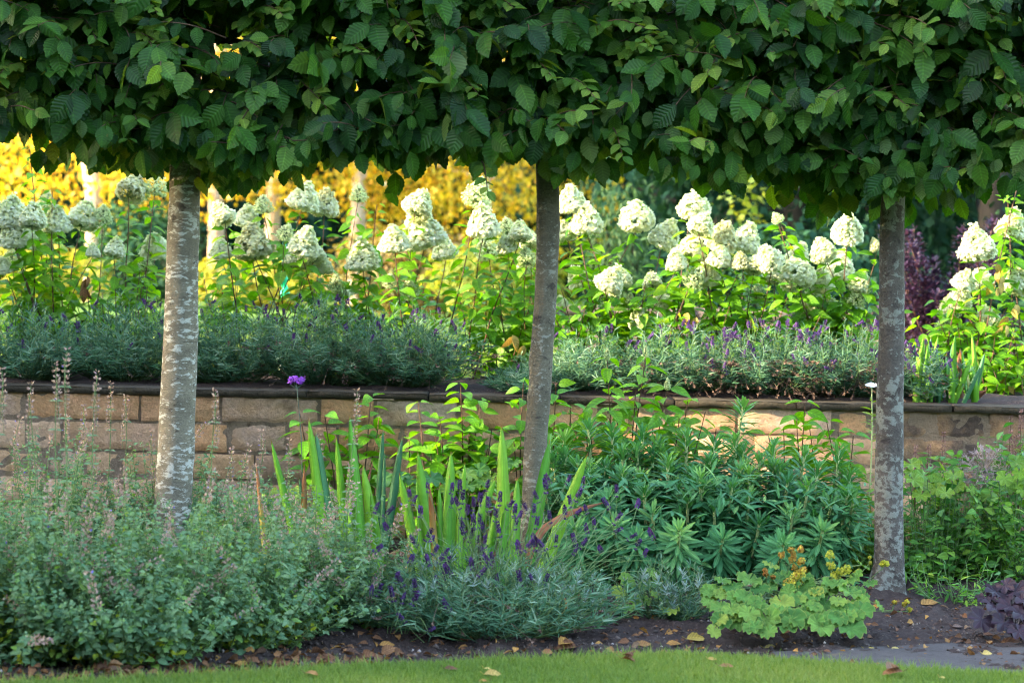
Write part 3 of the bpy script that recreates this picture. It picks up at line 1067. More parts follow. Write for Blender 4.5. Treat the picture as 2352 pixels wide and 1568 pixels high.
def birch(px, Y, label, lean=0.0, fork=0.0, h=5.4, spread=1.9, seed=0, n=220, low=1.75):
    rg = rngof(seed)
    p0 = at(px, 690, Y)
    p0[2] = TZ - .02
    t = thing('birch_tree', label, 'tree', p0, 'golden birches across the upper lawn')
    tb = MB()
    top = p0 + (lean, 0, h)
    trunk_line(tb, p0, top, .115, .02, rg, .03)
    tb.build('trunk', M['birchbark'], t)
    if fork:
        f = MB()
        trunk_line(f, p0 + (0, 0, 1.0), p0 + (fork, .2, 3.6), .065, .015, rg, .04)
        f.build('limb', M['birchbark'], t)
    for _ in range(7):
        a = rg.uniform(0, 6.28)
        z = rg.uniform(1.6, 3.2)
        br = MB()
        q = p0 + (lean * z / h, 0, z)
        trunk_line(br, q, q + (math.cos(a) * spread * .8, math.sin(a) * spread * .8, rg.uniform(.3, 1.2)), .03, .006, rg, .08, 6, 8)
        br.build('branch', M['birchbark'], t)
    c = MB()
    for _ in range(n):
        a = rg.uniform(0, 6.28)
        r = spread * rg.random() ** .55
        z1 = p0[2] + rg.uniform(1.8, h + .3) - .25 * r
        L = rg.uniform(.5, 1.5)
        z0 = max(z1 - L, low + rg.normal() * .16)
        if z0 > z1:
            continue
        m_ = int(21 * (z1 - z0) / .8) + 3
        q = rg.random(m_)
        P = np.stack((p0[0] + lean * .6 + math.cos(a) * r + rg.normal(size=m_) * .10, p0[1] + math.sin(a) * r + rg.normal(size=m_) * .10, z0 + (z1 - z0) * q), -1)
        al = np.stack((rg.normal(size=m_) * .6, rg.normal(size=m_) * .6, -np.ones(m_)), -1)
        no = rg.normal(size=(m_, 3)) + (-.4, -.5, .2)
        c.scatter(DIA[int(rg.integers(0, 2))], P, al, no, rg.uniform(.055, .085, m_), np.clip(.42 + rg.normal() * .13 + rg.normal(size=m_) * .18, 0, 1))
    c.build('crown', M['birch'], t)


birch(212, 29.0, 'golden birch with a forked pale trunk, left of the thickest hornbeam trunk', .1, -.5, seed=1, n=250)
birch(495, 30.0, 'golden birch with a bright white forked trunk just right of the thickest hornbeam trunk', .0, -.42, seed=2, n=180, low=2.0)
birch(616, 32.5, 'golden birch with a thin tan trunk behind the green tree guard', .1, .0, seed=3, n=190, low=2.1)
birch(815, 31.0, 'golden birch with a pale straight trunk midway between two hornbeam trunks', .05, .0, seed=4, n=220, low=1.9)
birch(1110, 32.0, 'golden birch filling the gap just left of the slender bowed hornbeam trunk', -.2, .3, seed=5, n=420, low=1.45)
birch(-60, 31.0, 'golden birch at the photo edge behind the tallest hydrangea shoot', .2, .0, seed=6, n=220, low=1.6)


def shrub(name, label, cat, px, Y, rad, n, size, mat, seed, tpls=DIA, group=None, z0=None, stems=6, rnd=(.4, .2), drop=.4, wob=.25, shell=.5, core=True):
    rg = rngof(seed)
    p = at(px, 690, Y)
    p[2] = TZ if z0 is None else z0
    t = thing(name, label, cat, p, group)
    b = MB()
    c = p + (0, 0, rad[2] * .95)
    blob(b, tpls, c, rad, n, size, rg, drop, .6, shell, wob, rnd, 0, 0, p[2] + .03)
    mats = [M[mat]]
    b.build('foliage', mats, t)
    if stems:
        for _ in range(stems):
            s = MB()
            a = rg.uniform(0, 6.28)
            trunk_line(s, p + (rg.normal() * .05, rg.normal() * .05, -.02), p + (math.cos(a) * rad[0] * .6, math.sin(a) * rad[1] * .6, rad[2] * rg.uniform(.9, 1.5)), .02, .004, rg, .06, 6, 8)
            s.build('stem', M['darkbark'], t)
    return t


def broadleaf(label, px, Y, h, rad, n, size, mat, seed, low=.5, group='dark trees beyond the upper lawn', name='evergreen_tree', rnd=(.35, .2), tr=.14):
    """A tree with a trunk, limbs and a crown of leaf clumps."""
    rg = rngof(seed)
    p = at(px, 690, Y)
    p[2] = TZ - .02
    t = thing(name, label, 'tree', p, group)
    b = MB()
    trunk_line(b, p, p + (rg.normal() * .2, 0, h * .9), tr, .03, rg, .03)
    b.build('trunk', M['darkbark'], t)
    c = MB()
    k = 26
    for i in range(k):
        a = rg.uniform(0, 6.28)
        z = low + (h - low) * ((i + .5) / k)
        rr = math.sqrt(max(0.05, 1 - ((z - low) / (h - low + .3)) ** 2)) * rg.uniform(.35, .85)
        q = p + (math.cos(a) * rad * rr, math.sin(a) * rad * rr, z)
        if i % 4 == 0:
            lb = MB()
            trunk_line(lb, p + (0, 0, z * .8), q, .035, .008, rg, .06, 6, 8)
            lb.build('limb', M['darkbark'], t)
        s = rad * rg.uniform(.34, .52)
        blob(c, DIA, q, (s, s, s * .62), n // k, size, rg, .55, .6, .35, .35, (rnd[0] + rg.normal() * .1, rnd[1]))
    c.build('crown', M[mat], t)
    return t


broadleaf('dark blue green evergreen tree behind the feathery shrub', 1640, 24.0, 6.5, 1.3, 9000, (.06, .11), 'dark', 201, .3)
broadleaf('dark evergreen tree with glossy leaves behind the tall hydrangea panicles', 1800, 22.5, 6.5, 1.5, 11000, (.06, .11), 'dark', 202, .25)
broadleaf('dark evergreen tree left of the lichen spotted hornbeam trunk', 2010, 23.5, 6.8, 1.7, 11000, (.06, .11), 'dark', 203, .2)
broadleaf('dark evergreen tree behind the purple smoke bush', 2260, 21.5, 6.5, 1.6, 10000, (.055, .10), 'dark', 204, .2)
broadleaf('dark evergreen tree beyond the right photo edge', 2780, 23.5, 6.5, 1.7, 9000, (.055, .10), 'dark', 206, .2)
broadleaf('dark evergreen tree at the photo edge behind the last hydrangea', 2470, 23.0, 6.5, 1.6, 9000, (.055, .10), 'dark', 205, .2)
shrub('yellow_spray_shrub', 'shrub with a lit yellow green spray in front of the dark evergreens', 'shrub', 1705, 20.3, (.24, .25, .80), 260, (.05, .09), 'yellowgreen', 211, DIA, rnd=(.5, .25), wob=.5, shell=.3)
shrub('feathery_shrub', 'pale green feathery upright shrub right of the slender bowed hornbeam trunk', 'shrub', 1420, 18.6, (.26, .30, .62), 1500, (.05, .09), 'feather', 212, NARROW, drop=.7, wob=.35, shell=.2)
shrub('laurel_shrub', 'low dark laurel shrub behind the sunlit hydrangea panicles', 'shrub', 1800, 18.5, (.95, .5, .45), 3000, (.06, .10), 'dark', 213, DIA, rnd=(.55, .2))
shrub('laurel_shrub', 'low dark laurel shrub under the purple smoke bush', 'shrub', 2150, 16.3, (.7, .4, .28), 2000, (.05, .08), 'dark', 214, DIA, rnd=(.3, .2))
shrub('golden_shrub', 'low golden shrub under the forked birch at the left of the photo', 'shrub', 60, 26.5, (.9, .6, .32), 2000, (.05, .09), 'golden', 221, DIA)
shrub('golden_shrub', 'low golden shrub left of the green tree guard', 'shrub', 560, 27.0, (.8, .6, .28), 1800, (.05, .09), 'golden', 222, DIA)
shrub('bronze_shrub', 'low bronze leaved shrub between the birch with a straight trunk and the bowed hornbeam', 'shrub', 960, 25.0, (1.1, .6, .48), 3200, (.05, .08), 'bronze', 223, DIA)
shrub('green_shrub', 'mid green shrub on the upper lawn behind the thickest hornbeam trunk', 'shrub', 330, 27.5, (.7, .6, .62), 2200, (.05, .09), 'dark', 224, DIA, rnd=(.8, .2))
shrub('bronze_shrub', 'low bronze and green shrub just left of the slender bowed hornbeam trunk', 'shrub', 1150, 24.0, (.7, .5, .42), 2000, (.05, .09), 'golden', 225, DIA, rnd=(.9, .15))
for i, (px, Y, lab) in enumerate(((-300, 41, 'far woodland tree at the left photo edge behind the birches'), (130, 43, 'far dark woodland tree behind the forked birch at left'),
                                  (480, 40, 'far dark woodland tree behind the birch with a white forked trunk'), (800, 42, 'far dark woodland tree behind the straight pale birch trunk'),
                                  (1130, 41, 'far dark woodland tree behind the bowed hornbeam trunk'), (1500, 39, 'far dark woodland tree behind the glossy evergreens'),
                                  (1900, 40, 'far dark woodland tree behind the lichened hornbeam trunk'), (2400, 41, 'far dark woodland tree at the right photo edge'))):
    broadleaf(lab, px, Y, 9.0, 2.9, 9000, (.13, .24), 'dark', 240 + i, -.3, 'far woodland trees', 'woodland_tree', (.3, .2), .22)


def far_wood():
    rg = rngof(290)
    b = MB()
    n = 30000
    x = rg.uniform(-16, 20, n)
    z = TZ - .3 + rg.random(n) * 9.5
    y = 47 + 1.6 * noise(np.stack((x * .5, x * 0, z * .5), -1), 4) + rg.random(n) * 1.2
    al = rg.normal(size=(n, 3)) * .6 + (0, 0, -.6)
    b.scatter(DIA[0], np.stack((x, y, z), -1), al, rg.normal(size=(n, 3)) * .5 + (0, -.7, .5), rg.uniform(.35, .65, n), np.clip(.25 + rg.normal(size=n) * .2, 0, 1))
    o = tag(b.build('far_wood', M['dark']), 'dark far wood closing the view behind all the trees', 'wood', kind='stuff')


far_wood()


def smoke_bush():
    rg = rngof(260)
    p = at(2150, 690, 14.3)
    p[2] = TZ
    t = thing('smoke_bush', 'dark purple smoke bush between the lichened hornbeam trunk and the last hydrangea', 'shrub', p)
    for i in range(24):
        s, f = MB(), MB()
        a = rg.uniform(0, 6.28)
        top = p + (rg.uniform(-.36, .36), rg.uniform(-.25, .25), rg.uniform(.42, .92))
        line = trunk_line(s, p + (rg.normal() * .05, rg.normal() * .05, -.02), top, .005, .002, rg, .04, 5, 10)
        st = s.build('stem', M['stem_red'], t)
        n = 420
        q = rg.uniform(.12, 1, n)
        c = np.stack([np.interp(q, np.linspace(0, 1, 10), line[:, j]) for j in range(3)], -1)
        d = unit(rg.normal(size=(n, 3)) + (0, 0, .2))
        P = c + d * (.10 * (1.15 - q) + .02)[:, None]
        f.scatter(NEPETA[0], P, d + (0, 0, .4), d + (0, 0, .6), rg.uniform(.022, .038, n), np.clip(.4 + rg.normal(size=n) * .25, 0, 1))
        f.build('foliage', M['purple'], st)


smoke_bush()


def tree_guard():
    p = at(652, 690, 12.6)
    p[2] = TZ - .01
    t = thing('tree_guard', 'emerald green plastic tree guard on a pale stake behind the hydrangeas', 'tree guard', p)
    st = MB()
    zt = at(652, 545, 12.6)[2]
    st.tube(np.array([p, p + (0, 0, .1), p + (.005, 0, .2)]), (.022, .022, .02), 10, cap=True)
    st.build('stake', M['petal'], t)
    g = MB()
    z0, z1 = at(652, 684, 12.6)[2], at(652, 634, 12.6)[2]
    zz = np.linspace(z0, z1, 18)
    g.tube(np.stack((np.full(18, p[0]) + .006 * np.sin(zz * 60), np.full(18, p[1]), zz), -1), .021 + .006 * np.sin(np.linspace(0, 9, 18)), 14)
    g.build('sleeve', plain('emerald plastic', (.01, .50, .19), .5, (.008, .36, .14), 40, .2, .3), t)
    for dx in (-.016, .014):
        c = MB()
        c.tube(np.array([(p[0] + dx, p[1], z1 - .02), (p[0] + dx * .6, p[1], (z1 + zt) / 2), (p[0] + dx * .3, p[1], zt)]), .003, 5)
        c.build('cord', plain('green cord', (.02, .22, .12), .5), t)


tree_guard()


# ------------------------------------------------------------------ clipped evergreens added out of view to block low sun and sky
def clipped(name, label, x0, x1, y0, y1, z0, z1, seed):
    rg = rngof(seed)
    t = thing(name, label, 'hedge', ((x0 + x1) / 2, (y0 + y1) / 2, z0))
    b = MB()
    lo, hi = np.array((x0, y0, z0)), np.array((x1, y1, z1))
    for ax in range(3):
        for side in (0, 1):
            o = [i for i in range(3) if i != ax]
            nu, nv = [max(3, int((hi - lo)[i] / .25)) for i in o]
            U, V = np.meshgrid(np.linspace(0, 1, nu), np.linspace(0, 1, nv))
            P = np.zeros((U.size, 3))
            P[:, o[0]] = lo[o[0]] + U.ravel() * (hi - lo)[o[0]]
            P[:, o[1]] = lo[o[1]] + V.ravel() * (hi - lo)[o[1]]
            P[:, ax] = (lo, hi)[side][ax]
            P = P + .08 * np.stack([noise(P * 3, 80 + i) for i in range(3)], -1)
            i = (np.arange(nv - 1)[:, None] * nu + np.arange(nu - 1)[None]).ravel()
            b.add(P, np.stack((i, i + 1, i + nu + 1, i + nu), -1), np.zeros((len(P), 3)) + .5)
    ar = (hi - lo)
    n = int(60 * (ar[0] * ar[1] + ar[1] * ar[2] + ar[0] * ar[2]))
    P = lo + rg.random((n, 3)) * ar
    ax = rg.integers(0, 3, n)
    P[np.arange(n), ax] = np.where(rg.random(n) < .5, lo[ax], hi[ax])
    b.scatter(DIA[0], P, rg.normal(size=(n, 3)) + (0, 0, .3), rg.normal(size=(n, 3)), rg.uniform(.10, .2, n), rg.random(n))
    b.build('foliage', M['dark'], t)
    s = MB()
    trunk_line(s, ((x0 + x1) / 2, (y0 + y1) / 2, z0 - .02), ((x0 + x1) / 2, (y0 + y1) / 2, z0 + (z1 - z0) * .8), .12, .03, rg)
    s.build('trunk', M['darkbark'], t)


clipped('conifer_blocker', 'unseen tall conifer hedge added to shade the hornbeams and front border', -9.4, -8.0, -6.0, 7.50, -.06, 8.6, 301)  # added to keep the sun off the hornbeams and front bed
clipped('yew_blocker', 'unseen yew block added to shade the left part of the retaining wall', -4.3, -3.3, 9.45, 10.40, -.02, 2.05, 302)  # added so the left of the wall falls in shade
clipped('yew_blocker', 'unseen taller yew block added to shade the left hydrangeas', -4.3, -3.3, 10.75, 11.4, TZ - .02, 3.0, 303)  # added so the left hydrangeas fall in shade
clipped('yew_blocker', 'unseen yew hedge added behind the viewer to block the low sky', -14, 14, -7.5, -6.4, -.06, 5.0, 306)  # added to cut low sky light and deepen contrast
clipped('conifer_blocker', 'unseen very tall conifer screen added to shade the far wood', -16.4, -15.0, 30.5, 40, TZ - .02, 13, 304)  # added to hold the far wood in shade
clipped('conifer_blocker', 'unseen very tall conifer screen added to shade the dark evergreens', -16.4, -15.0, 14.0, 19.5, TZ - .02, 12.5, 305)  # added to hold the evergreens at the right in shade


# ------------------------------------------------------------------ hydrangeas
def floret(w=.5):
    V, F, U = [], [], []
    for k in range(4):
        a = k * math.pi / 2
        ca, sa = math.cos(a), math.sin(a)
        for (x, y, z) in ((0, 0, 0), (.30, .34, .05), (0, .62, .02), (-.30, .34, .05)):
            V.append((x * ca - y * sa, x * sa + y * ca, z))
            U.append((x / .3, y))
        F.append((k * 4, k * 4 + 1, k * 4 + 2, k * 4 + 3))
    return np.array(V), np.array(F), np.array(U, float)


FLORET = floret()


def panicle(seed, green=False, lax=1.5):
    """A flower head one unit wide at the base with its stalk at the origin, growing along +Z, about .95 tall."""
    rg = rngof(seed)
    b = MB()
    n = 520 if not green else 420
    h = rg.random(n) ** 1.25
    a = np.arange(n) * 2.39996 + rg.normal(size=n) * .3
    peak = rg.uniform(.10, .2)
    pr = np.where(h < peak, .62 + .38 * (h / peak) ** .7, (1 - ((h - peak) / (1 - peak)) ** lax) ** .78 * .93 + .07)
    off = rg.random(3) * 40
    lum = 1 + .11 * noise(np.stack((np.cos(a) * 2.2, np.sin(a) * 2.2, h * 4), -1) + off, 3)
    rad = .47 * pr * lum * (.93 + .07 * rg.random(n))
    if green:
        rad *= rg.uniform(.7, 1.08, n)
    P = np.stack((rad * np.cos(a), rad * np.sin(a), h * .88 * (1 + .06 * rg.normal(size=n)) - .02), -1)
    slope = (.35 + .9 * h)[:, None] * np.array((0, 0, 1.0))
    no = np.stack((np.cos(a), np.sin(a), a * 0), -1) + slope + rg.normal(size=(n, 3)) * .16
    al = rg.normal(size=(n, 3))
    S = rg.uniform(.088, .122, n) * (1.0 if not green else .60)
    rnd = np.clip(.28 + .45 * h + .18 * rg.normal(size=n), 0, 1)
    b.scatter(FLORET, P, al, no, S, rnd, 0)
    # inner florets
    k = n
    j = rg.integers(0, n, k)
    b.scatter(FLORET, P[j] * (.86, .86, .96) + rg.normal(size=(k, 3)) * .02, rg.normal(size=(k, 3)), no[j], S[j], np.clip(rnd[j] + .2, 0, 1), 0)
    # branching green axis inside
    b.tube(np.array([(0, 0, -.05), (0, 0, .4), (0.01, 0, .86)]), (.018, .016, .008), 5, .5, 1)
    for i in range(0, n, 6 if not green else 3):
        b.tube(np.array([(0, 0, max(0, P[i, 2] - .18)), P[i] * (.6, .6, 1) + (0, 0, -.03), P[i]]), (.009, .007, .004), 3, .5, 1)
    return b


HEADS = [proto_mesh(panicle(400 + i, False, (1.4, 1.8, 1.6, 1.5, 2.1, 1.5, 1.7, 1.6)[i]), 'flower_head', [M['floret_old' if i in (3,) else 'floret'], M['stem_green']]) for i in range(8)]
HEADS_G = [proto_mesh(panicle(420 + i, True), 'flower_head', [M['floret_green'], M['stem_green']]) for i in range(4)]


def leafy_stem(parent, base, tip, rg, r0=.0045, gap=.034, size=(.065, .112), lo=.22, hi=1.0, mats=('stem_red', 'hyd'), bow=.08, name='stem', topsize=.6, jitter=.5):
    base, tip = np.asarray(base, float), np.asarray(tip, float)
    n = 12
    t = np.linspace(0, 1, n)[:, None]
    L = np.linalg.norm(tip - base)
    side = np.array((rg.normal() * bow * L * .5, rg.normal() * bow * L, -bow * L * .6))
    line = base + (tip - base) * t + side * (t * (1 - t) * 4) * .6
    line += np.stack([noise(np.concatenate((t * 3 + rg.random() * 40, t * 0, t * 0), 1), 20 + i) for i in range(3)], -1) * .012 * np.sin(t * math.pi)
    sb = MB()
    sb.tube(line, np.linspace(r0, r0 * .5, n), 5)
    st = sb.build(name, M[mats[0]], parent)
    nn = max(3, int(L * (hi - lo) / gap))
    tt = np.linspace(lo, hi, nn)
    P = np.stack([np.interp(tt, t[:, 0], line[:, i]) for i in range(3)], -1)
    d = unit(np.gradient(line, axis=0))
    D = np.stack([np.interp(tt, t[:, 0], d[:, i]) for i in range(3)], -1)
    a0 = rg.uniform(0, 6.28)
    fb = MB()
    for s in (0, 1):
        a = a0 + np.arange(nn) * (math.pi / 2) + s * math.pi + rg.normal(size=nn) * .35
        h = np.stack((np.cos(a), np.sin(a) * .9, np.zeros(nn)), -1)
        keep = rg.random(nn) < .93
        if parent.name.startswith('panicle'):       # the gap through which the tree guard shows
            keep &= ~((np.abs(P[:, 0] - (GUARD_X * P[:, 1] / 12.6)) < .062) & (P[:, 2] > .90) & (P[:, 2] < 1.16))
        pet = P + h * .012 + (0, 0, .004)
        al = h + D * .22 + np.stack((np.zeros(nn),) * 2 + (rg.normal(size=nn) * .28 - .30,), -1)
        no = D * .7 + (0, -.25, .5) + rg.normal(size=(nn, 3)) * .40
        S = rg.uniform(size[0], size[1], nn) * np.interp(tt, (lo, .35, .8, 1.0), (.75, 1, 1, topsize))
        rv = np.clip(.45 + rg.normal(size=nn) * .22 + .15 * (tt - .5), 0, 1)
        ch = rg.integers(0, 3, nn)
        for j in range(3):
            w = keep & (ch == j)
            fb.scatter(HYD[j], pet[w], al[w], no[w], S[w], rv[w])
    fb.build('foliage', M[mats[1]], st)
    return st, line, d


HYD_Y = 11.55
GUARD_X = at(652, 660, 12.6)[0]
HBASES = [  # px of the foot, label
    (95, 'white panicle hydrangea at the left photo edge with one tall leafy shoot'),
    (300, 'white panicle hydrangea partly hidden by the thickest hornbeam trunk'),
    (590, 'shaded white panicle hydrangea in front of the green tree guard'),
    (860, 'white panicle hydrangea in front of the straight pale birch trunk'),
    (1130, 'white panicle hydrangea whose crowded stems fan out just left of the bowed hornbeam trunk'),
    (1420, 'sunlit panicle hydrangea just right of the bowed hornbeam trunk'),
    (1670, 'sunlit panicle hydrangea with the tallest peaked cream heads, midway between bowed and lichened trunks'),
    (1890, 'sunlit panicle hydrangea just left of the lichened hornbeam trunk'),
    (2275, 'panicle hydrangea with yellowing leaves at the right photo edge by terrace irises'),
]
HEADLIST = [(20, 483, 77), (34, 530, 75), (74, 493, 60), (134, 503, 62), (104, 459, 42, 1), (188, 490, 68), (235, 490, 48, 1), (296, 422, 66), (356, 419, 60, 1), (359, 557, 64),
            (27, 580, 46, 1), (262, 567, 46), (215, 574, 32), (336, 604, 40, 1), (10, 607, 42), (107, 563, 32), (60, 545, 56), (517, 486, 60), (564, 493, 56), (605, 466, 50, 1), (584, 553, 84),
            (507, 570, 50), (695, 446, 74), (746, 466, 64), (652, 530, 46, 1), (692, 553, 68), (722, 574, 62), (677, 590, 54), (746, 610, 40), (773, 644, 42, 1), (783, 666, 40),
            (823, 443, 42, 1), (834, 582, 78), (907, 542, 68), (954, 459, 66), (979, 524, 92), (1025, 569, 54), (1093, 440, 68, 1), (1112, 508, 72), (1124, 565, 62, 1), (1166, 516, 46, 1),
            (1196, 527, 52), (1166, 558, 46), (1219, 545, 46), (1211, 584, 50, 1), (1204, 611, 46), (893, 641, 34, 1), (945, 660, 46, 1), (796, 664, 40),
            (1314, 455, 66), (1345, 500, 74), (1303, 527, 52), (1466, 493, 76), (1520, 535, 68), (1335, 630, 54), (1390, 638, 64), (1428, 638, 44), (1501, 641, 42), (1474, 725, 52),
            (1444, 687, 30, 1), (1291, 691, 30), (1527, 687, 42), (1589, 470, 70), (1604, 508, 60), (1653, 531, 74), (1585, 562, 66), (1709, 546, 68), (1790, 497, 30, 1), (1650, 585, 56),
            (1627, 630, 60), (1585, 630, 58, 1), (1558, 595, 48), (1703, 596, 46), (1733, 604, 46), (1775, 588, 58), (1779, 622, 56), (1828, 581, 52), (1836, 622, 78), (1889, 642, 54), (1946, 516, 70),
            (1897, 573, 58), (1927, 607, 68), (1973, 647, 50), (2015, 562, 30), (1737, 666, 36, 1), (1874, 691, 60), (1908, 706, 48), (1962, 680, 46, 1), (1861, 743, 28, 1), (1570, 710, 40),
            (2320, 512, 68), (2247, 558, 82), (2209, 638, 54), (2251, 638, 58), (2202, 676, 52), (2183, 699, 56), (2274, 727, 60), (2165, 743, 46, 1), (2181, 775, 48), (2242, 804, 48), (2331, 642, 64)]


def hydrangeas():
    rg = rngof(500)
    feet, roots = [], []
    for px, label in HBASES:
        p = at(px, 800, HYD_Y + rg.normal() * .06)
        p[2] = TZ
        roots.append(thing('panicle_hydrangea', label, 'hydrangea', p, 'panicle hydrangeas on the terrace'))
        feet.append(p)
    fx = np.array([f[0] for f in feet])
    for hd in HEADLIST:
        px, py, w = hd[:3]
        green = len(hd) > 3
        Y = HYD_Y + rg.uniform(-.22, .28) - (.08 if w > 55 else 0)
        c = at(px, py, Y)
        W = m(w, Y) * 1.14
        i = int(np.argmin(np.abs(fx - c[0] + (.10 if px < 1230 else .0)) + rg.random(len(fx)) * .12))
        if 1240 < px < 1400 and i == 4:
            i = 5
        if px > 2100:
            i = 8
        base = feet[i] + (rg.normal() * .17, rg.normal() * .05, -.02)
        H = W * .84
        tilt = (c[0] - base[0]) * .22
        tip = c + (-tilt * H * .4, 0, -H * .46)
        st, line, d = leafy_stem(roots[i], base, tip, rg, r0=.0046 if w > 50 else .0035, hi=.965, mats=('stem_red', 'hyd'), topsize=.7)
        pm = (HEADS_G if green else HEADS)[int(rg.integers(0, 4 if green else 8))]
        put(pm, st, tip, (rg.normal() * .22, tilt + rg.normal() * .26, rg.uniform(0, 6.28)), (W, W, H * rg.uniform(.95, 1.15)), 'flower_head')
    # stems without a flower head that fill the shrubs
    for i, f in enumerate(feet):
        for _ in range(16):
            x = f[0] + rg.uniform(-.42, .42)
            y = f[1] + rg.uniform(-.22, .25)
            tip = (x, y, TZ + rg.uniform(.22, .50))
            leafy_stem(roots[i], f + ((x - f[0]) * .5 + rg.normal() * .05, rg.normal() * .06, -.02), tip, rg, r0=.0035, lo=.15, size=(.06, .10))
    for _ in range(16):
        q = at(rg.uniform(2205, 2370), 880, 11.25)
        leafy_stem(roots[8], (q[0], 11.2 + rg.random() * .25, TZ - .01), (q[0] + rg.normal() * .05, 11.1 + rg.random() * .3, TZ + rg.uniform(.10, .34)), rg, r0=.003, lo=.1, size=(.05, .085))
    # the tall shoot at the left and a few more tall tips
    for i, px, py in ((0, 68, 342), (3, 866, 470), (7, 1788, 515), (8, 2310, 420), (8, 2345, 395), (0, 120, 440)):
        tip = at(px, py, HYD_Y - .05)
        b0 = feet[i] + (rg.normal() * .05, 0, -.02)
        leafy_stem(roots[i], b0, tip, rg, r0=.0045, size=(.06, .095), topsize=.45)
    # one yellow leaf cluster and one withered leaf hanging
    for i, px, py, mm, n in ((4, 1185, 775, 'yellowleaf', 3), (8, 2290, 640, 'yellowleaf', 6), (8, 2330, 720, 'yellowleaf', 5), (0, 205, 640, 'deadleaf', 5), (6, 1600, 720, 'yellowleaf', 2), (8, 2310, 860, 'yellowleaf', 4)):
        b = MB()
        for _ in range(n):
            p = at(px + rg.normal() * 14, py + rg.normal() * 16, HYD_Y - .2)
            b.scatter(HYD[1], p[None], np.array([[rg.normal() * .4, -.2, -1]]), np.array([[rg.normal(), -1, .4]]), rg.uniform(.05, .08), rg.random())
        b.build('withered_leaf', M[mm], roots[i])


hydrangeas()


# ------------------------------------------------------------------ lavender
def lav_spike(seed, mat='lavflower', stalk=.12):
    rg = rngof(seed)
    b = MB()
    n = 46
    k = np.arange(n)
    h = (k // 6) * .0055 + .002 * rg.random(n)
    h = np.where(k < 7, -.012 + .003 * rg.random(n), h)
    a = k * 1.05 + rg.random(n) * .5
    r = .0045 * (1 - .5 * (h / .045).clip(0, 1))
    P = np.stack((np.cos(a) * r, np.sin(a) * r, h), -1)
    out = np.stack((np.cos(a), np.sin(a), np.full(n, .9)), -1)
    b.scatter(diamond(.42, .1), P, out, np.stack((np.cos(a), np.sin(a), a * 0 - .2), -1), rg.uniform(.008, .0125, n), rg.random(n), 0)
    b.tube(np.array([(0, 0, -stalk), (0.004, 0, -stalk * .5), (0, 0, .03)]), .0010, 4, .5, 1)
    return proto_mesh(b, 'flower_spike', [M[mat], M['stem_green']])


SPIKES = [lav_spike(600 + i) for i in range(4)]
SPIKES_B = [lav_spike(610 + i, 'lavflower_bright', .06) for i in range(3)]


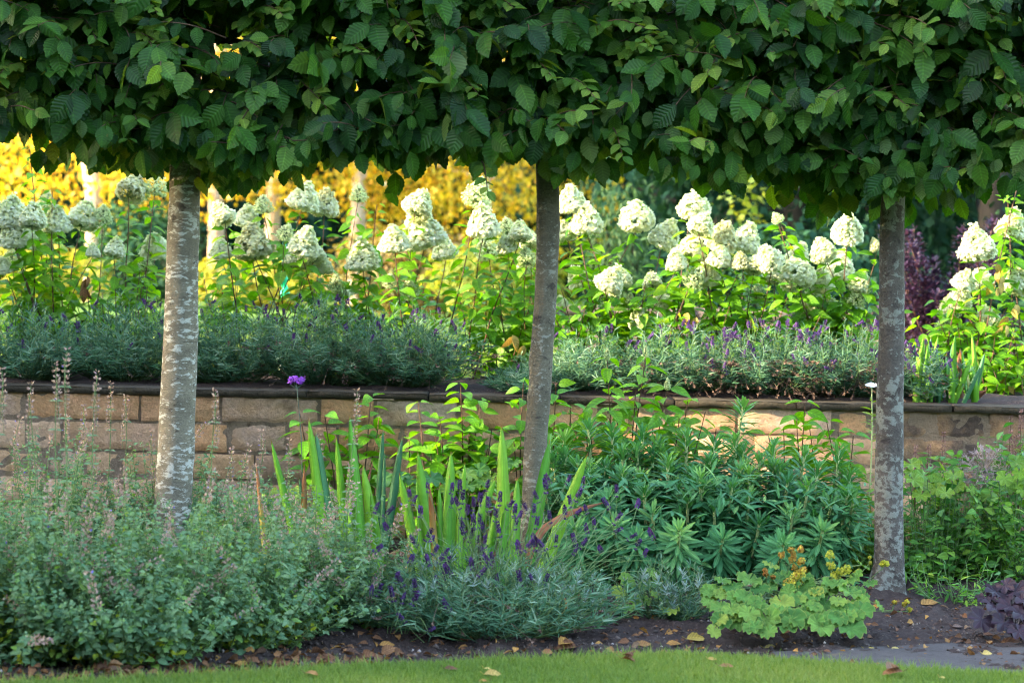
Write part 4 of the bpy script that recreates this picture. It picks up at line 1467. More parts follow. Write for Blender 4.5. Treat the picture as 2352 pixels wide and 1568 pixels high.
def lavender(label, p, rx, ry, h, seed, nst=150, lean=(0, 0), dry=0, group='lavender mounds along the terrace edge', silver=0, nleaf=20, leafsize=(.028, .052)):
    rg = rngof(seed)
    t = thing('lavender_plant', label, 'lavender', p, group)
    f, s = MB(), MB()
    for _ in range(nst):
        a = rg.uniform(0, 6.28)
        q = math.sqrt(rg.random())
        e = np.array((math.cos(a) * q * rx, math.sin(a) * q * ry, 0)) * rg.uniform(.8, 1.22)
        hh = h * (1 - .45 * q * q) * rg.uniform(.45, 1.3)
        b0 = p + e * .35 + (rg.normal() * .02, rg.normal() * .02, -.01)
        b1 = p + e * 1.05 + (lean[0] * h + rg.normal() * .03, lean[1] * h + rg.normal() * .03, hh)
        tt = np.linspace(0, 1, 6)[:, None]
        line = b0 + (b1 - b0) * tt + (e * .3 * np.sin(tt * math.pi)) + np.array((0, 0, .06 * h)) * np.sin(tt * math.pi)
        s.tube(line, np.linspace(.0018, .0008, 6), 3)
        n = nleaf
        u = rg.uniform(.12, 1.0, n)
        P = np.stack([np.interp(u, tt[:, 0], line[:, i]) for i in range(3)], -1)
        d = unit(b1 - b0)
        aa = rg.uniform(0, 6.28, n)
        o = np.stack((np.cos(aa), np.sin(aa), np.zeros(n)), -1)
        al = o * .75 + d * .85 + rg.normal(size=(n, 3)) * .15
        f.scatter(LAV[int(rg.integers(0, 2))], P, al, d - o * .5 + rg.normal(size=(n, 3)) * .3, rg.uniform(*leafsize, n), np.clip(.42 + rg.normal(size=n) * .2 + .25 * (u - .5) + rg.normal() * .12, 0, 1))
    f.build('foliage', M['lavleaf'], t)
    s.build('stems', M['stem_green'], t)['kind'] = 'stuff'
    if silver:
        g = MB()
        for _ in range(silver):
            a = rg.uniform(0, 6.28)
            q = math.sqrt(rg.random())
            c = p + (math.cos(a) * q * rx, math.sin(a) * q * ry, h * (.25 + .75 * rg.random()) * (1 - .4 * q * q))
            n = 22
            aa = rg.uniform(0, 6.28, n)
            up = rg.random(n)
            o = np.stack((np.cos(aa), np.sin(aa), .2 + up * 1.6), -1)
            g.scatter(strip(2, .07, .2), c + np.stack((aa * 0, aa * 0, up * .025), -1), o, rg.normal(size=(n, 3)) + (0, 0, .5), rg.uniform(.018, .034, n), rg.random(n))
        g.build('silver_tips', M['silver'], t)['kind'] = 'stuff'
    if dry:
        d = MB()
        for _ in range(dry):
            a = rg.uniform(-.2, 3.34) + math.pi
            q = rg.uniform(.7, 1.45)
            b0 = p + (math.cos(a) * rx * .3 + rg.normal() * .1, -abs(rg.normal()) * .03, .04 + rg.random() * h * .3)
            b1 = p + (math.cos(a) * rx * q, math.sin(a) * ry * q, rg.uniform(.0, .6) * h)
            tt = np.linspace(0, 1, 6)[:, None]
            line = b0 + (b1 - b0) * tt + np.array((0, 0, .10 * h)) * np.sin(tt * math.pi)
            d.tube(line, np.linspace(.0012, .0008, 6), 3, rg.random())
            n = 12
            dd = unit(b1 - b0)
            P = line[-1] + dd * rg.uniform(-.035, .01, (n, 1))
            d.scatter(diamond(.4), P, dd + rg.normal(size=(n, 3)) * .6, rg.normal(size=(n, 3)), rg.uniform(.007, .011, n), rg.random(n))
        d.build('dry_stalks', M['drystalk'], t)['kind'] = 'stuff'
    return t


def add_spike(t, p, rg, protos, tilt=None, scale=1.0):
    tl = (rg.normal() * .3, rg.normal() * .3, rg.uniform(0, 6.28)) if tilt is None else tilt
    put(protos[int(rg.integers(0, len(protos)))], t, p, tl, scale, 'flower_spike')


def terrace_lavender():
    rg = rngof(620)
    spec = [  # px, py of the top, half width px, label, dry, spikes, bright
        (70, 722, 150, 'dark green lavender mound at the left end of the terrace edge', 20, 20, 0, 10.95),
        (290, 712, 140, 'tall lavender mound just left of the thickest hornbeam trunk', 10, 16, 0, 11.0),
        (520, 715, 140, 'lavender mound just right of the thickest hornbeam trunk', 14, 14, 0, 11.0),
        (740, 712, 150, 'broad lavender mound midway between the thickest and the bowed hornbeam trunks', 50, 26, 0, 10.95),
        (930, 735, 150, 'lavender mound with flopping dark stems left of the gap that shows the lawn', 90, 34, 0, 10.95),
        (1215, 850, 70, 'small lavender tuft on the coping at the bowed hornbeam trunk', 8, 4, 0, 10.8),
        (1360, 775, 130, 'grey green lavender mound just right of the bowed hornbeam trunk', 24, 12, 0, 10.95),
        (1570, 768, 140, 'silvery lavender mound with brown seed stalks under the cream hydrangeas', 170, 24, 1, 10.95),
        (1760, 768, 140, 'purple flowered lavender mound with many dry stalks over the wall', 230, 44, 1, 10.95),
        (1940, 765, 130, 'purple flowered lavender mound just left of the lichened hornbeam trunk', 200, 44, 1, 10.95),
        (2110, 810, 60, 'small lavender tuft with violet spikes just right of the lichened hornbeam trunk', 20, 20, 1, 10.9)]
    for i, (px, py, hw, lab, dry, nsp, bright, Y) in enumerate(spec):
        p = at(px, 800, Y)
        p[2] = TZ + .005
        h = at(px, py, Y)[2] - TZ
        rx = m(hw, Y)
        t = lavender(lab, p, rx * 1.08, .26, h, 630 + i, int(270 * hw / 130), (0, -.26), dry)
        for _ in range(int(nsp * (1.3 if bright else .9))):
            x = rg.uniform(-1, 1)
            u = rg.random()
            q = p + (x * rx, rg.uniform(-.36, .0), h * ((1.0 - .35 * x * x) * (1 - .75 * u * u) + .16))
            add_spike(t, q, rg, SPIKES_B if bright and rg.random() < .6 else SPIKES, (rg.normal() * .5, rg.normal() * .5, rg.uniform(0, 6)), rg.uniform(.55, .9))
    # a few tall spikes above the hedge of lavender at the left
    return


terrace_lavender()


def front_lavender():
    rg = rngof(700)
    p = ground(1115, 1452)
    p[2] = .0
    t = lavender('grey green lavender bush with dark violet spikes in the middle of the front border', p, .43, .36, .27, 701, 400, (0, -.05), 14, None, 60, 18, (.030, .058))
    spots = [(480, 130), (600, 75), (550, 245), (500, 160), (520, 440), (590, 400), (620, 420), (640, 500), (480, 560), (610, 575), (680, 560), (720, 590), (710, 520), (755, 640), (380, 690), (425, 710),
             (215, 770), (260, 780), (365, 810), (425, 830), (515, 745), (495, 840), (700, 700), (655, 715), (905, 600), (950, 650), (1075, 710), (745, 880), (440, 960), (600, 1030), (240, 485), (325, 340), (240, 215), (310, 240),
             (760, 85), (820, 75), (760, 175), (815, 185), (835, 145), (865, 250), (910, 195), (955, 160), (1000, 60), (1015, 200), (1090, 160), (1145, 190), (1065, 270), (960, 310), (915, 320), (850, 340), (850, 385), (890, 410),
             (940, 440), (990, 450), (985, 370), (985, 525), (1020, 575), (1045, 550), (1190, 240), (1215, 265), (1200, 325), (1090, 375), (1280, 215), (1325, 235), (1355, 140), (1410, 75), (1440, 280), (1340, 320), (1340, 420),
             (1225, 490), (1270, 470), (1335, 470), (1400, 465), (1475, 440), (1430, 15), (1550, 20), (1660, 35), (1890, 100), (2030, 185), (1835, 185), (1615, 130), (1580, 175), (1605, 240), (1690, 220), (1540, 250), (1740, 320), (1880, 290),
             (1885, 350), (1645, 455), (1600, 500), (1610, 435), (1690, 355), (1975, 400), (1785, 480), (2140, 390), (2020, 460), (2080, 510), (1230, 705), (1325, 690), (1395, 700), (1455, 720), (1490, 715), (1555, 700), (1550, 640),
             (1425, 620), (1205, 855), (990, 800), (1065, 800), (1350, 850), (1435, 830), (1895, 560), (1950, 545), (1765, 630), (2125, 550), (2130, 625), (1840, 740), (1980, 760), (1700, 400), (885, 960), (1500, 850)]
    stems = MB()
    k = 0
    for (zx, zy) in spots:
        px, py = 781 + zx * .3359, 1102.5 + zy * .3359
        Y = (8.02 if zy > 450 else 8.2) + rg.uniform(-.15, .15) + (0.30 if zx > 1500 else 0)
        if zy > 780:
            Y = 7.86
        q = at(px, py, Y)
        foot = p + ((q[0] - p[0]) * .42 + rg.normal() * .03, rg.normal() * .1, .10) if zy < 680 else np.array((q[0] + rg.normal() * .03, q[1] + .12, .03))
        d = unit(q - foot)
        tilt = math.atan2(d[0], d[2])
        if k < 100:
            add_spike(t, q, rg, SPIKES, (rg.normal() * .25, tilt + rg.normal() * .25, rg.uniform(0, 6)), rg.uniform(.70, 1.0))
        k += 1
        tt = np.linspace(0, 1, 8)[:, None]
        stems.tube(foot + (q - foot) * tt + np.array((0, 0, .05)) * np.sin(tt * math.pi), .0011, 4)
    stems.build('flower_stalks', M['stem_green'], t)['kind'] = 'stuff'
    p2 = ground(1530, 1428)
    lavender('small silvery lavender sprig between the violet lavender bush and the lady mantle', p2, .20, .14, .20, 703, 110, (0, 0), 4, None, 26, 22, (.022, .04))


front_lavender()


# ------------------------------------------------------------------ young hydrangeas against the wall
def young(label, tips, foot_px, seed, bud=()):
    rg = rngof(seed)
    f = at(foot_px, 1200, 10.22)
    f[2] = .035
    t = thing('young_hydrangea', label, 'hydrangea', f, 'young hydrangeas against the wall')
    for k, (px, py) in enumerate(tips):
        tip = at(px, py, 10.18 + rg.uniform(-.12, .12))
        b0 = f + ((tip[0] - f[0]) * .55 + rg.normal() * .03, rg.normal() * .05, -.02)
        st, line, d = leafy_stem(t, b0, tip, rg, .0042, .036, (.075, .118), .2, 1.0, ('stem_red', 'young'), .04, topsize=.78)
        if k in bud:
            put(HEADS_G[k % 4], st, tip, (0, 0, 0), (.032, .032, .055), 'flower_head')
    return t


young('lime green young hydrangea at the wall behind the blue green iris blades', [(689, 950), (746, 953), (853, 912), (720, 1010), (820, 1000), (880, 1010), (870, 960)], 790, 721)
young('lime green young hydrangea with several upright shoots left of the bowed hornbeam trunk', [(961, 926), (1058, 882), (1105, 922), (1010, 960), (1080, 960), (940, 1010), (1130, 985), (1050, 1020), (990, 1040), (1120, 1030), (1075, 1000), (1000, 1000)], 1040, 722)
young('lime green young hydrangea behind the bowed hornbeam trunk', [(1203, 872), (1277, 885), (1240, 960), (1310, 930), (1180, 1010), (1300, 975)], 1245, 723)
young('tall lime green young hydrangea with two shoots rising above the coping', [(1395, 825), (1483, 820), (1533, 894), (1580, 921), (1355, 938), (1420, 920), (1460, 900), (1500, 950), (1560, 960), (1400, 960), (1340, 960), (1620, 945), (1645, 985), (1590, 980), (1530, 985)], 1450, 724, (0, 1, 2))
young('small lime green young hydrangea left of the lichened hornbeam trunk', [(1849, 924), (1899, 968), (1800, 985), (1830, 960), (1765, 1000), (1860, 985), (1925, 990), (1960, 1000)], 1885, 725)


# ------------------------------------------------------------------ spurge
def spurge():
    rg = rngof(800)
    root = at(1620, 1300, 9.55)
    root[2] = .03
    t = thing('spurge_shrub', 'large grey green spurge with bottlebrush shoots between the bowed and lichened trunks', 'spurge', root)
    tips = [(1708, 924), (1406, 978), (1476, 985), (1352, 971), (1520, 1025), (1577, 995), (1688, 1002), (1778, 1015), (1849, 1035), (1926, 1025), (1295, 998), (1271, 1049), (1745, 1049),
            (1429, 1079), (1345, 1086), (1557, 1116), (1580, 1139), (1856, 1106), (1953, 1082), (1909, 1153), (1745, 1190), (1396, 1139), (1684, 1116), (1318, 1206), (1463, 1230),
            (1630, 1050), (1640, 1005), (1480, 1120), (1290, 1120), (1800, 1090), (1330, 1150), (1500, 1170), (1640, 1160), (1820, 1170), (1890, 1210), (1560, 1210), (1660, 1230), (1260, 1010),
            (1440, 1020), (1700, 1070), (1960, 1140), (1390, 1060), (1610, 1090), (1540, 1070), (1410, 1200), (1720, 1130), (1800, 1240), (1250, 1090), (1150, 1120)]
    for _ in range(30):
        x = rg.uniform(1275, 1960)
        tips.append((x, rg.uniform(1000, 1110) + 20 * abs(x - 1620) / 340))
    for k, (px, py) in enumerate(tips):
        u = (py - 924) / 310
        Y = 9.98 - .95 * u + rg.normal() * .05
        if px < 1300 or px > 1960:
            Y = max(Y, 9.5)
        tip = at(px, py + 8, Y)
        ft = root + ((tip[0] - root[0]) * .62 + rg.normal() * .05, (tip[1] - root[1]) * .5 + rg.normal() * .05 + .1, -.02)
        lean = (tip[0] - ft[0])
        n = 12
        tt = np.linspace(0, 1, n)[:, None]
        line = ft + (tip - ft) * tt + np.array((lean * .22, -.02, -.03)) * np.sin(tt * math.pi) * (1 if k else .2)
        s = MB()
        s.tube(line, np.linspace(.0085, .0055, n), 6)
        st = s.build('shoot', M['euphstem'], t)
        L = np.linalg.norm(tip - ft)
        ln = rg.uniform(.19, .25) if k else .20
        nl = int(rg.integers(85, 105))
        w = np.linspace(0, 1, nl)                      # 0 at the tip
        u = 1 - (w ** 1.15) * min(ln / L, .85)
        P = np.stack([np.interp(u, tt[:, 0], line[:, i]) for i in range(3)], -1)
        d = unit(line[-1] - line[-3])
        a = np.arange(nl) * 2.39996 + rg.normal(size=nl) * .15
        e1 = unit(np.cross(d, (0, 1, .1)))
        e2 = np.cross(d, e1)
        o = np.cos(a)[:, None] * e1 + np.sin(a)[:, None] * e2
        up = np.interp(w, (0, .12, .35, .7, 1), (2.4, 1.1, .30, -.06, -.5))[:, None]
        al = o + d * up + rg.normal(size=(nl, 3)) * .10
        no = d * 1.0 - o * up * .6 + rg.normal(size=(nl, 3)) * .12
        S = np.interp(w, (0, .12, .45, 1), (.042, .074, .100, .086)) * rg.uniform(.88, 1.12, nl)
        rv = np.clip(.68 - .75 * w + rg.normal(size=nl) * .10 + .16 * rg.normal(), 0, 1)
        f = MB()
        ch = rg.integers(0, 2, nl)
        for j in (0, 1):
            q = ch == j
            f.scatter(EUPH[j], P[q], al[q], no[q], S[q], rv[q])
        f.build('leaf_whorl', M['euph'], st)
    # older leaves low in the shrub
    f = MB()
    n = 1900
    P = np.stack([at(1620, 1300, 9.5)[0] + rg.uniform(-1.05, 1.0, n) * .58, 9.6 + rg.uniform(-.45, .35, n), rg.uniform(.03, .46, n) ** 1.0], -1)
    o = unit(rg.normal(size=(n, 3)) * (1, 1, .3) + (0, -.4, -.1))
    f.scatter(EUPH[1], P, o, rg.normal(size=(n, 3)) * .4 + (0, -.2, 1), rg.uniform(.06, .095, n), np.clip(.35 + rg.normal(size=n) * .22, 0, 1))
    f.build('old_foliage', M['euph'], t)


spurge()


# ------------------------------------------------------------------ irises
def blade_mesh(p0, p1, w, rg, arch=.0, n=14, yaw=0.0):
    """A sword blade from foot p0 to tip p1: a folded, tapering ribbon with real thickness at the midrib."""
    p0, p1 = np.asarray(p0, float), np.asarray(p1, float)
    t = np.linspace(0, 1, n)[:, None]
    line = p0 + (p1 - p0) * t + np.array((0, rg.normal() * .015, 0)) * np.sin(t * math.pi) + arch * np.sin(t * math.pi) * np.array((0, 0, 1.0))
    d = unit(np.gradient(line, axis=0))
    fac = np.array((math.sin(yaw), -math.cos(yaw), 0.1))
    s = unit(np.cross(d, fac))
    f = np.cross(s, d)
    wd = w * .5 * np.interp(t, (0, .25, .6, .86, .96, 1), (.85, 1, .95, .62, .24, .01))
    th = w * .055
    rows = [line - s * wd, line + f * th * np.minimum(1, wd / (w * .3)), line + s * wd, line - f * th * np.minimum(1, wd / (w * .3))]
    V = np.stack(rows, 1)
    q = np.arange(n - 1)[:, None] * 4
    j = np.arange(4)[None]
    k = (j + 1) % 4
    F = np.stack((q + j, q + k, q + k + 4, q + j + 4), -1).reshape(-1, 4)
    A = np.zeros((n, 4, 3))
    A[:, :, 0] = (-1, 0, 1, 0)
    A[:, :, 1] = t
    A[:, :, 2] = rg.random()
    b = MB()
    b.add(V.reshape(-1, 3), F, A.reshape(-1, 3))
    return b


IRIS = [
    ('iris clump with a browned blade standing out of the catmint', 8.72, 750, [
        (709, 958, 749, 1300, 23, 'iris'), (622, 1008, 690, 1290, 18, 'iris'), (803, 951, 836, 1320, 25, 'iris'), (699, 1062, 699, 1250, 15, 'iris_yellow'),
        (857, 1052, 824, 1210, 9, 'iris_dead'), (833, 1069, 862, 1250, 28, 'iris'), (724, 985, 770, 1300, 24, 'iris_blue'), (772, 1000, 800, 1300, 20, 'iris'),
        (588, 1060, 612, 1290, 12, 'iris_yellow'), (686, 1090, 720, 1300, 16, 'iris_blue'), (850, 1130, 880, 1330, 18, 'iris'), (800, 1070, 812, 1300, 20, 'iris')]),
    ('three blue green iris blades in front of the wall', 9.6, 880, [
        (880, 981, 866, 1250, 15, 'iris_blue'), (925, 998, 886, 1250, 18, 'iris_blue'), (884, 1030, 877, 1250, 10, 'iris_blue'), (835, 1065, 855, 1250, 20, 'iris')]),
    ('bright green iris clump with one yellowing blade behind the violet lavender', 8.75, 1010, [
        (917, 1085, 966, 1330, 22, 'iris'), (959, 1035, 1000, 1330, 26, 'iris'), (1036, 1035, 1030, 1330, 28, 'iris'), (1068, 1058, 1048, 1330, 18, 'iris'), (986, 1109, 1002, 1310, 15, 'iris_yellow'),
        (1009, 1116, 1014, 1320, 16, 'iris'), (1140, 1095, 1050, 1320, 24, 'iris'), (957, 1092, 972, 1330, 12, 'iris'), (1033, 1090, 1024, 1330, 20, 'iris'), (1010, 1195, 1005, 1330, 12, 'iris'),
        (936, 1240, 940, 1360, 12, 'iris_yellow'), (980, 1180, 990, 1330, 14, 'iris')]),
    ('tall iris clump in front of the bowed hornbeam trunk with one dead arching blade', 8.80, 1180, [
        (1152, 975, 1162, 1360, 29, 'iris'), (1189, 1095, 1176, 1350, 22, 'iris'), (1263, 1008, 1203, 1350, 31, 'iris'), (1349, 1042, 1232, 1350, 27, 'iris'), (1165, 1150, 1145, 1350, 24, 'iris'),
        (1150, 1130, 1110, 1340, 20, 'iris')]),
]


def irises():
    rg = rngof(900)
    for lab, Y, px, bl in IRIS:
        p = at(px, 1320, Y)
        p[2] = .02
        t = thing('iris_clump', lab, 'iris', p, 'irises in the lower border')
        for (tx, ty, bx, by, w, mat) in bl:
            yy = Y + rg.uniform(-.06, .06)
            a, c = at(bx, by, yy), at(tx, ty, yy + rg.uniform(-.03, .03))
            d = unit(a - c)
            foot = a + d * max(0, (a[2] - .015) / max(-d[2], .2))
            blade_mesh(foot, c, m(w, yy) * 1.15, rg, 0, 16, rg.normal() * .22).build('blade', M[mat], t)
        if px == 1180:
            pts = [(1210, 1300), (1222, 1250), (1250, 1212), (1290, 1186), (1335, 1168), (1392, 1152)]
            L = np.array([at(a, b_, Y - .12) for a, b_ in pts])
            tt = np.linspace(0, 1, 20)
            line = np.stack([np.interp(tt, np.linspace(0, 1, 6), L[:, i]) for i in range(3)], -1)
            b = MB()
            wd = m(9, Y) * np.interp(tt, (0, .3, .8, 1), (1, 1, .6, .05))
            up = np.array((-.3, -.4, .8))
            d = unit(np.gradient(line, axis=0))
            s = unit(np.cross(d, (0, -1, .4)))
            V = np.concatenate((line - s * wd[:, None], line + np.cross(s, d) * .004, line + s * wd[:, None]))
            F = [(i, i + 1, 20 + i + 1, 20 + i) for i in range(19)] + [(20 + i, 20 + i + 1, 40 + i + 1, 40 + i) for i in range(19)]
            A = np.zeros((60, 3))
            A[:, 2] = .4
            A[:, 1] = np.tile(tt, 3)
            b.add(V, np.array(F), A)
            b.build('dead_blade', M['iris_dead'], t)
    p = at(2165, 900, 10.78)
    p[2] = TZ
    t = thing('iris_clump', 'iris clump on the terrace right of the lichened hornbeam trunk with a few dead blades', 'iris', p, 'irises on the terrace')
    for k in range(44):
        bx = rg.uniform(2100, 2245)
        by = rg.uniform(895, 925)
        tx = bx + rg.normal() * 24
        ty = rg.uniform(765, 860)
        Y = 10.80 + rg.uniform(-.10, .15)
        a = at(bx, by, Y)
        a[2] = TZ
        mat = 'iris_yellow' if k in (3, 9) else 'iris_dead' if k in (5, 14, 20) else 'iris_blue' if k % 3 == 0 else 'iris'
        blade_mesh(a, at(tx, ty + (45 if mat == 'iris_dead' else 0), Y), m(rg.uniform(11, 18), Y), rg, 0, 10, rg.normal() * .35).build('blade', M[mat], t)


irises()


# ------------------------------------------------------------------ catmint
def cat_spike(seed):
    rg = rngof(seed)
    b = MB()
    n = 90
    lv = np.sort(rg.random(n)) * .125
    lv = np.round(lv / .021) * .021 + rg.normal(size=n) * .0035
    a = rg.uniform(0, 6.28, n)
    r = .0030 + .0055 * rg.random(n) * (1 - lv / .2)
    r = r * 1.35
    P = np.stack((np.cos(a) * r, np.sin(a) * r, lv), -1)
    o = np.stack((np.cos(a), np.sin(a), np.full(n, .8)), -1)
    b.scatter(diamond(.30), P, o, rg.normal(size=(n, 3)) + o * .3, rg.uniform(.008, .014, n), rg.random(n), 0)
    k = 1
    j = rg.integers(0, n, k)
    b.scatter(diamond(.45), P[j] * (1.8, 1.8, 1), o[j], rg.normal(size=(k, 3)), .010, rg.random(k), 1)
    b.tube(np.array([(0, 0, -.02), (.002, 0, .06), (0, 0, .12)]), .0011, 4, .5, 2)
    return proto_mesh(b, 'flower_spike', [M['calyx'], M['blueflower'], M['stem_green']])


CSP = [cat_spike(1000 + i) for i in range(5)]


def catmint(label, px, py, rx, ry, h, seed, nst, tall):
    rg = rngof(seed)
    p = ground(px, py + 16)
    p[2] = .0
    t = thing('catmint_plant', label, 'catmint', p, 'catmint clumps at the left of the border')
    f, s = MB(), MB()
    ends = []
    for k in range(nst):
        a = rg.uniform(0, 6.28)
        q = math.sqrt(rg.random())
        e = np.array((math.cos(a) * q * rx, math.sin(a) * q * ry, 0))
        hh = h * (1 - .55 * q ** 3) * rg.uniform(.40, 1.16)
        e = e * rg.uniform(.8, 1.2)
        b0 = p + e * .45 + (rg.normal() * .03, rg.normal() * .03, -.01)
        b1 = p + e * 1.08 + (rg.normal() * .05, rg.normal() * .05, hh)
        tt = np.linspace(0, 1, 7)[:, None]
        line = b0 + (b1 - b0) * tt + e * .18 * np.sin(tt * math.pi) + np.array((0, 0, .04)) * np.sin(tt * math.pi)
        s.tube(line, np.linspace(.0020, .0010, 7), 4)
        n = int(11 + hh / .030)
        u = np.linspace(.05, 1.0, n)
        P = np.stack([np.interp(u, tt[:, 0], line[:, i]) for i in range(3)], -1)
        d = unit(b1 - b0)
        for sd in (0, 1):
            aa = rg.uniform(0, 6.28) + np.arange(n) * 1.57 + sd * math.pi + rg.normal(size=n) * .4
            o = np.stack((np.cos(aa), np.sin(aa), rg.normal(size=n) * .3), -1)
            S = rg.uniform(.016, .034, n) * np.interp(u, (0, .25, .75, 1), (1.25, 1.15, .85, .6))
            low = np.where((u < .3) & (rg.random(n) < .35), .4, 0)
            rv = np.clip(.38 + rg.normal(size=n) * .17 + low + .06 * rg.normal(), 0, 1)
            f.scatter(NEPETA[sd], P + o * .004, o + d * .25 + (0, 0, -.12), d + (0, -.2, .4) + rg.normal(size=(n, 3)) * .35, S, rv)
            # small side shoots of young leaves
            w = rg.random(n) < .5
            P2 = (P + o * .016 + (0, 0, .006))[w]
            f.scatter(NEPETA[1 - sd], P2, o[w] + rg.normal(size=(w.sum(), 3)) * .6 + (0, 0, .4), d + rg.normal(size=(w.sum(), 3)) * .5, S[w] * .62, np.clip(rv[w] + .08, 0, 1))
        ends.append((line[-1], d))
    f.build('foliage', M['nepeta'], t)
    s.build('stems', M['stem_green'], t)['kind'] = 'stuff'
    order = rg.permutation(len(ends))[:28]
    for i in order:
        q, d = ends[i]
        put(CSP[int(rg.integers(0, 5))], t, q - d * .02, (-math.asin(np.clip(d[1], -1, 1)) + rg.normal() * .3, math.atan2(d[0], d[2]) + rg.normal() * .3, rg.uniform(0, 6)), rg.uniform(.6, 1.05), 'flower_spike')
    for (tx, ty) in tall:
        tip = at(tx, ty, p[1] + rg.uniform(-.05, .25))
        b0 = np.array((p[0] + (tip[0] - p[0]) * .8, tip[1] + .02, .05))
        tt = np.linspace(0, 1, 10)[:, None]
        line = b0 + (tip - b0) * tt + np.array((rg.normal() * .02, 0, 0)) * np.sin(tt * math.pi)
        g = MB()
        g.tube(line, np.linspace(.0024, .0012, 10), 5)
        for v in np.linspace(.45, .9, 5):
            c = np.array([np.interp(v, tt[:, 0], line[:, i]) for i in range(3)])
            for sg in (-1, 1):
                g.scatter(NEPETA[0], c[None], np.array([[sg, rg.normal() * .4, .2]]), np.array([[0, -.3, 1.0]]), .024, .4, 1)
        st = g.build('tall_stem', [M['stem_green'], M['nepeta']], t)
        d = unit(tip - b0)
        for back, sc in ((.075, .85), (.15, .6)):
            put(CSP[int(rg.integers(0, 5))], st, tip - d * back, (rg.normal() * .06, math.atan2(d[0], d[2]), rg.uniform(0, 6)), sc, 'flower_spike')
    return t


catmint('catmint clump at the left photo edge in the front row', 40, 1492, .34, .30, .48, 1101, 175, [(8, 872), (66, 905)])
catmint('catmint clump in the front row, second from the left photo edge', 290, 1494, .36, .30, .47, 1102, 185, [(148, 825), (130, 862), (218, 880)])
catmint('catmint clump in the front row below the thickest hornbeam trunk', 520, 1460, .34, .30, .46, 1103, 175, [(495, 920)])
catmint('catmint clump nearest the violet lavender, by the bare soil', 730, 1420, .30, .28, .42, 1104, 150, [(822, 918), (805, 1080)])
catmint('catmint clump in the back row in front of the wall at the left photo edge', 110, 1330, .36, .30, .54, 1105, 150, [(255, 900), (290, 930), (30, 1040), (195, 950)])
catmint('catmint clump in the back row around the foot of the thickest hornbeam trunk', 400, 1330, .38, .26, .48, 1106, 150, [(535, 1050), (345, 1010), (610, 1010)])
catmint('catmint clump in the back row at the first iris clump', 620, 1320, .30, .26, .38, 1107, 120, [(665, 1030), (742, 1020)])


# ------------------------------------------------------------------ lady mantle and coral bells
def flower_ball(rg, n=160, r=.03):
    b = MB()
    d = unit(rg.normal(size=(n, 3)))
    P = d * (r * (.35 + .65 * rg.random(n) ** .5) * (1 + .4 * noise(d * 3 + rg.random(3) * 9, 3)))[:, None]
    b.scatter(FLORET, P, rg.normal(size=(n, 3)), d + rg.normal(size=(n, 3)) * .4, r * .17, np.clip(.35 + rg.normal(size=n) * .2, 0, 1))
    return b


def mantle(label, foot, leaves, flowers, seed, group='lady mantles'):
    rg = rngof(seed)
    p = ground(*foot)
    p[2] = .01
    t = thing('lady_mantle', label, 'lady mantle', p, group)
    if len(leaves) > 20:
        for _ in range(62):
            a, q = rg.uniform(0, 6.28), math.sqrt(rg.random())
            leaves = leaves + [(1812 + math.cos(a) * q * 202, 1387 + math.sin(a) * q * 66, rg.uniform(34, 56))]
    for (px, py, w) in leaves:
        u = np.clip((1455 - py) / 160, 0, 1)
        Y = 7.98 + .42 * u + rg.normal() * .02 + (.35 if px < 1560 else 0)
        c = at(px, py, Y)
        c[2] = max(c[2], .035)
        S = m(w, Y) * 1.0
        o = unit(c - p + (0, -.12, 0))
        al = np.array((o[0] * .9 + rg.normal() * .4, -.75, -.45 + .45 * u))
        no = np.array((rg.normal() * .25 + o[0] * .2, -.75, .72)) + rg.normal(size=3) * .12
        b = MB()
        b.scatter(ALCH[int(rg.integers(0, 3))], (c - unit(al) * S * .28)[None], al[None], no[None], S, np.clip(.38 + rg.normal() * .25 + (.25 if w < 52 and px < 1720 else 0), 0, 1))
        lf = b.build('leaf', M['alch'], t)
        pt = MB()
        tt = np.linspace(0, 1, 7)[:, None]
        e = c - unit(al) * S * .28
        f0 = p + (rg.normal() * .06, .06 + rg.normal() * .03, -.01)
        pt.tube(f0 + (e - f0) * tt + np.array((0, .02, .05)) * np.sin(tt * math.pi), .0017, 5)
        pt.build('leaf_stalk', M['stem_green'], lf)
    if len(leaves) > 20:
        leaves = []
    for (px, py, w, tone) in flowers:
        Y = 8.30 + rg.normal() * .04
        if px > 1960:
            Y = 8.75
        c = at(px, py, Y)
        S = m(w, Y)
        b = MB()
        for _ in range(max(2, int(w / 9))):
            q = c + rg.normal(size=3) * (S * .24, S * .15, S * .24)
            n = 60
            d = unit(rg.normal(size=(n, 3)))
            P = q + d * (S * .19 * (.3 + .7 * rg.random(n) ** .5))[:, None]
            b.scatter(FLORET, P, rg.normal(size=(n, 3)), d + rg.normal(size=(n, 3)) * .4, rg.uniform(.0055, .0085, n), np.clip(tone + rg.normal(size=n) * .14, 0, 1))
            b.tube(np.array([q, (q + c) / 2 - (0, 0, S * .3), c - (0, 0, S * .7)]), .0011, 4, .5, 1)
        f0 = p + ((c[0] - p[0]) * .5, .05, 0)
        tt = np.linspace(0, 1, 7)[:, None]
        b.tube(f0 + (c - (0, 0, S * .6) - f0) * tt, .0015, 4, .5, 1)
        b.build('flower_cluster', [M['alchflower'], M['stem_green']], t)


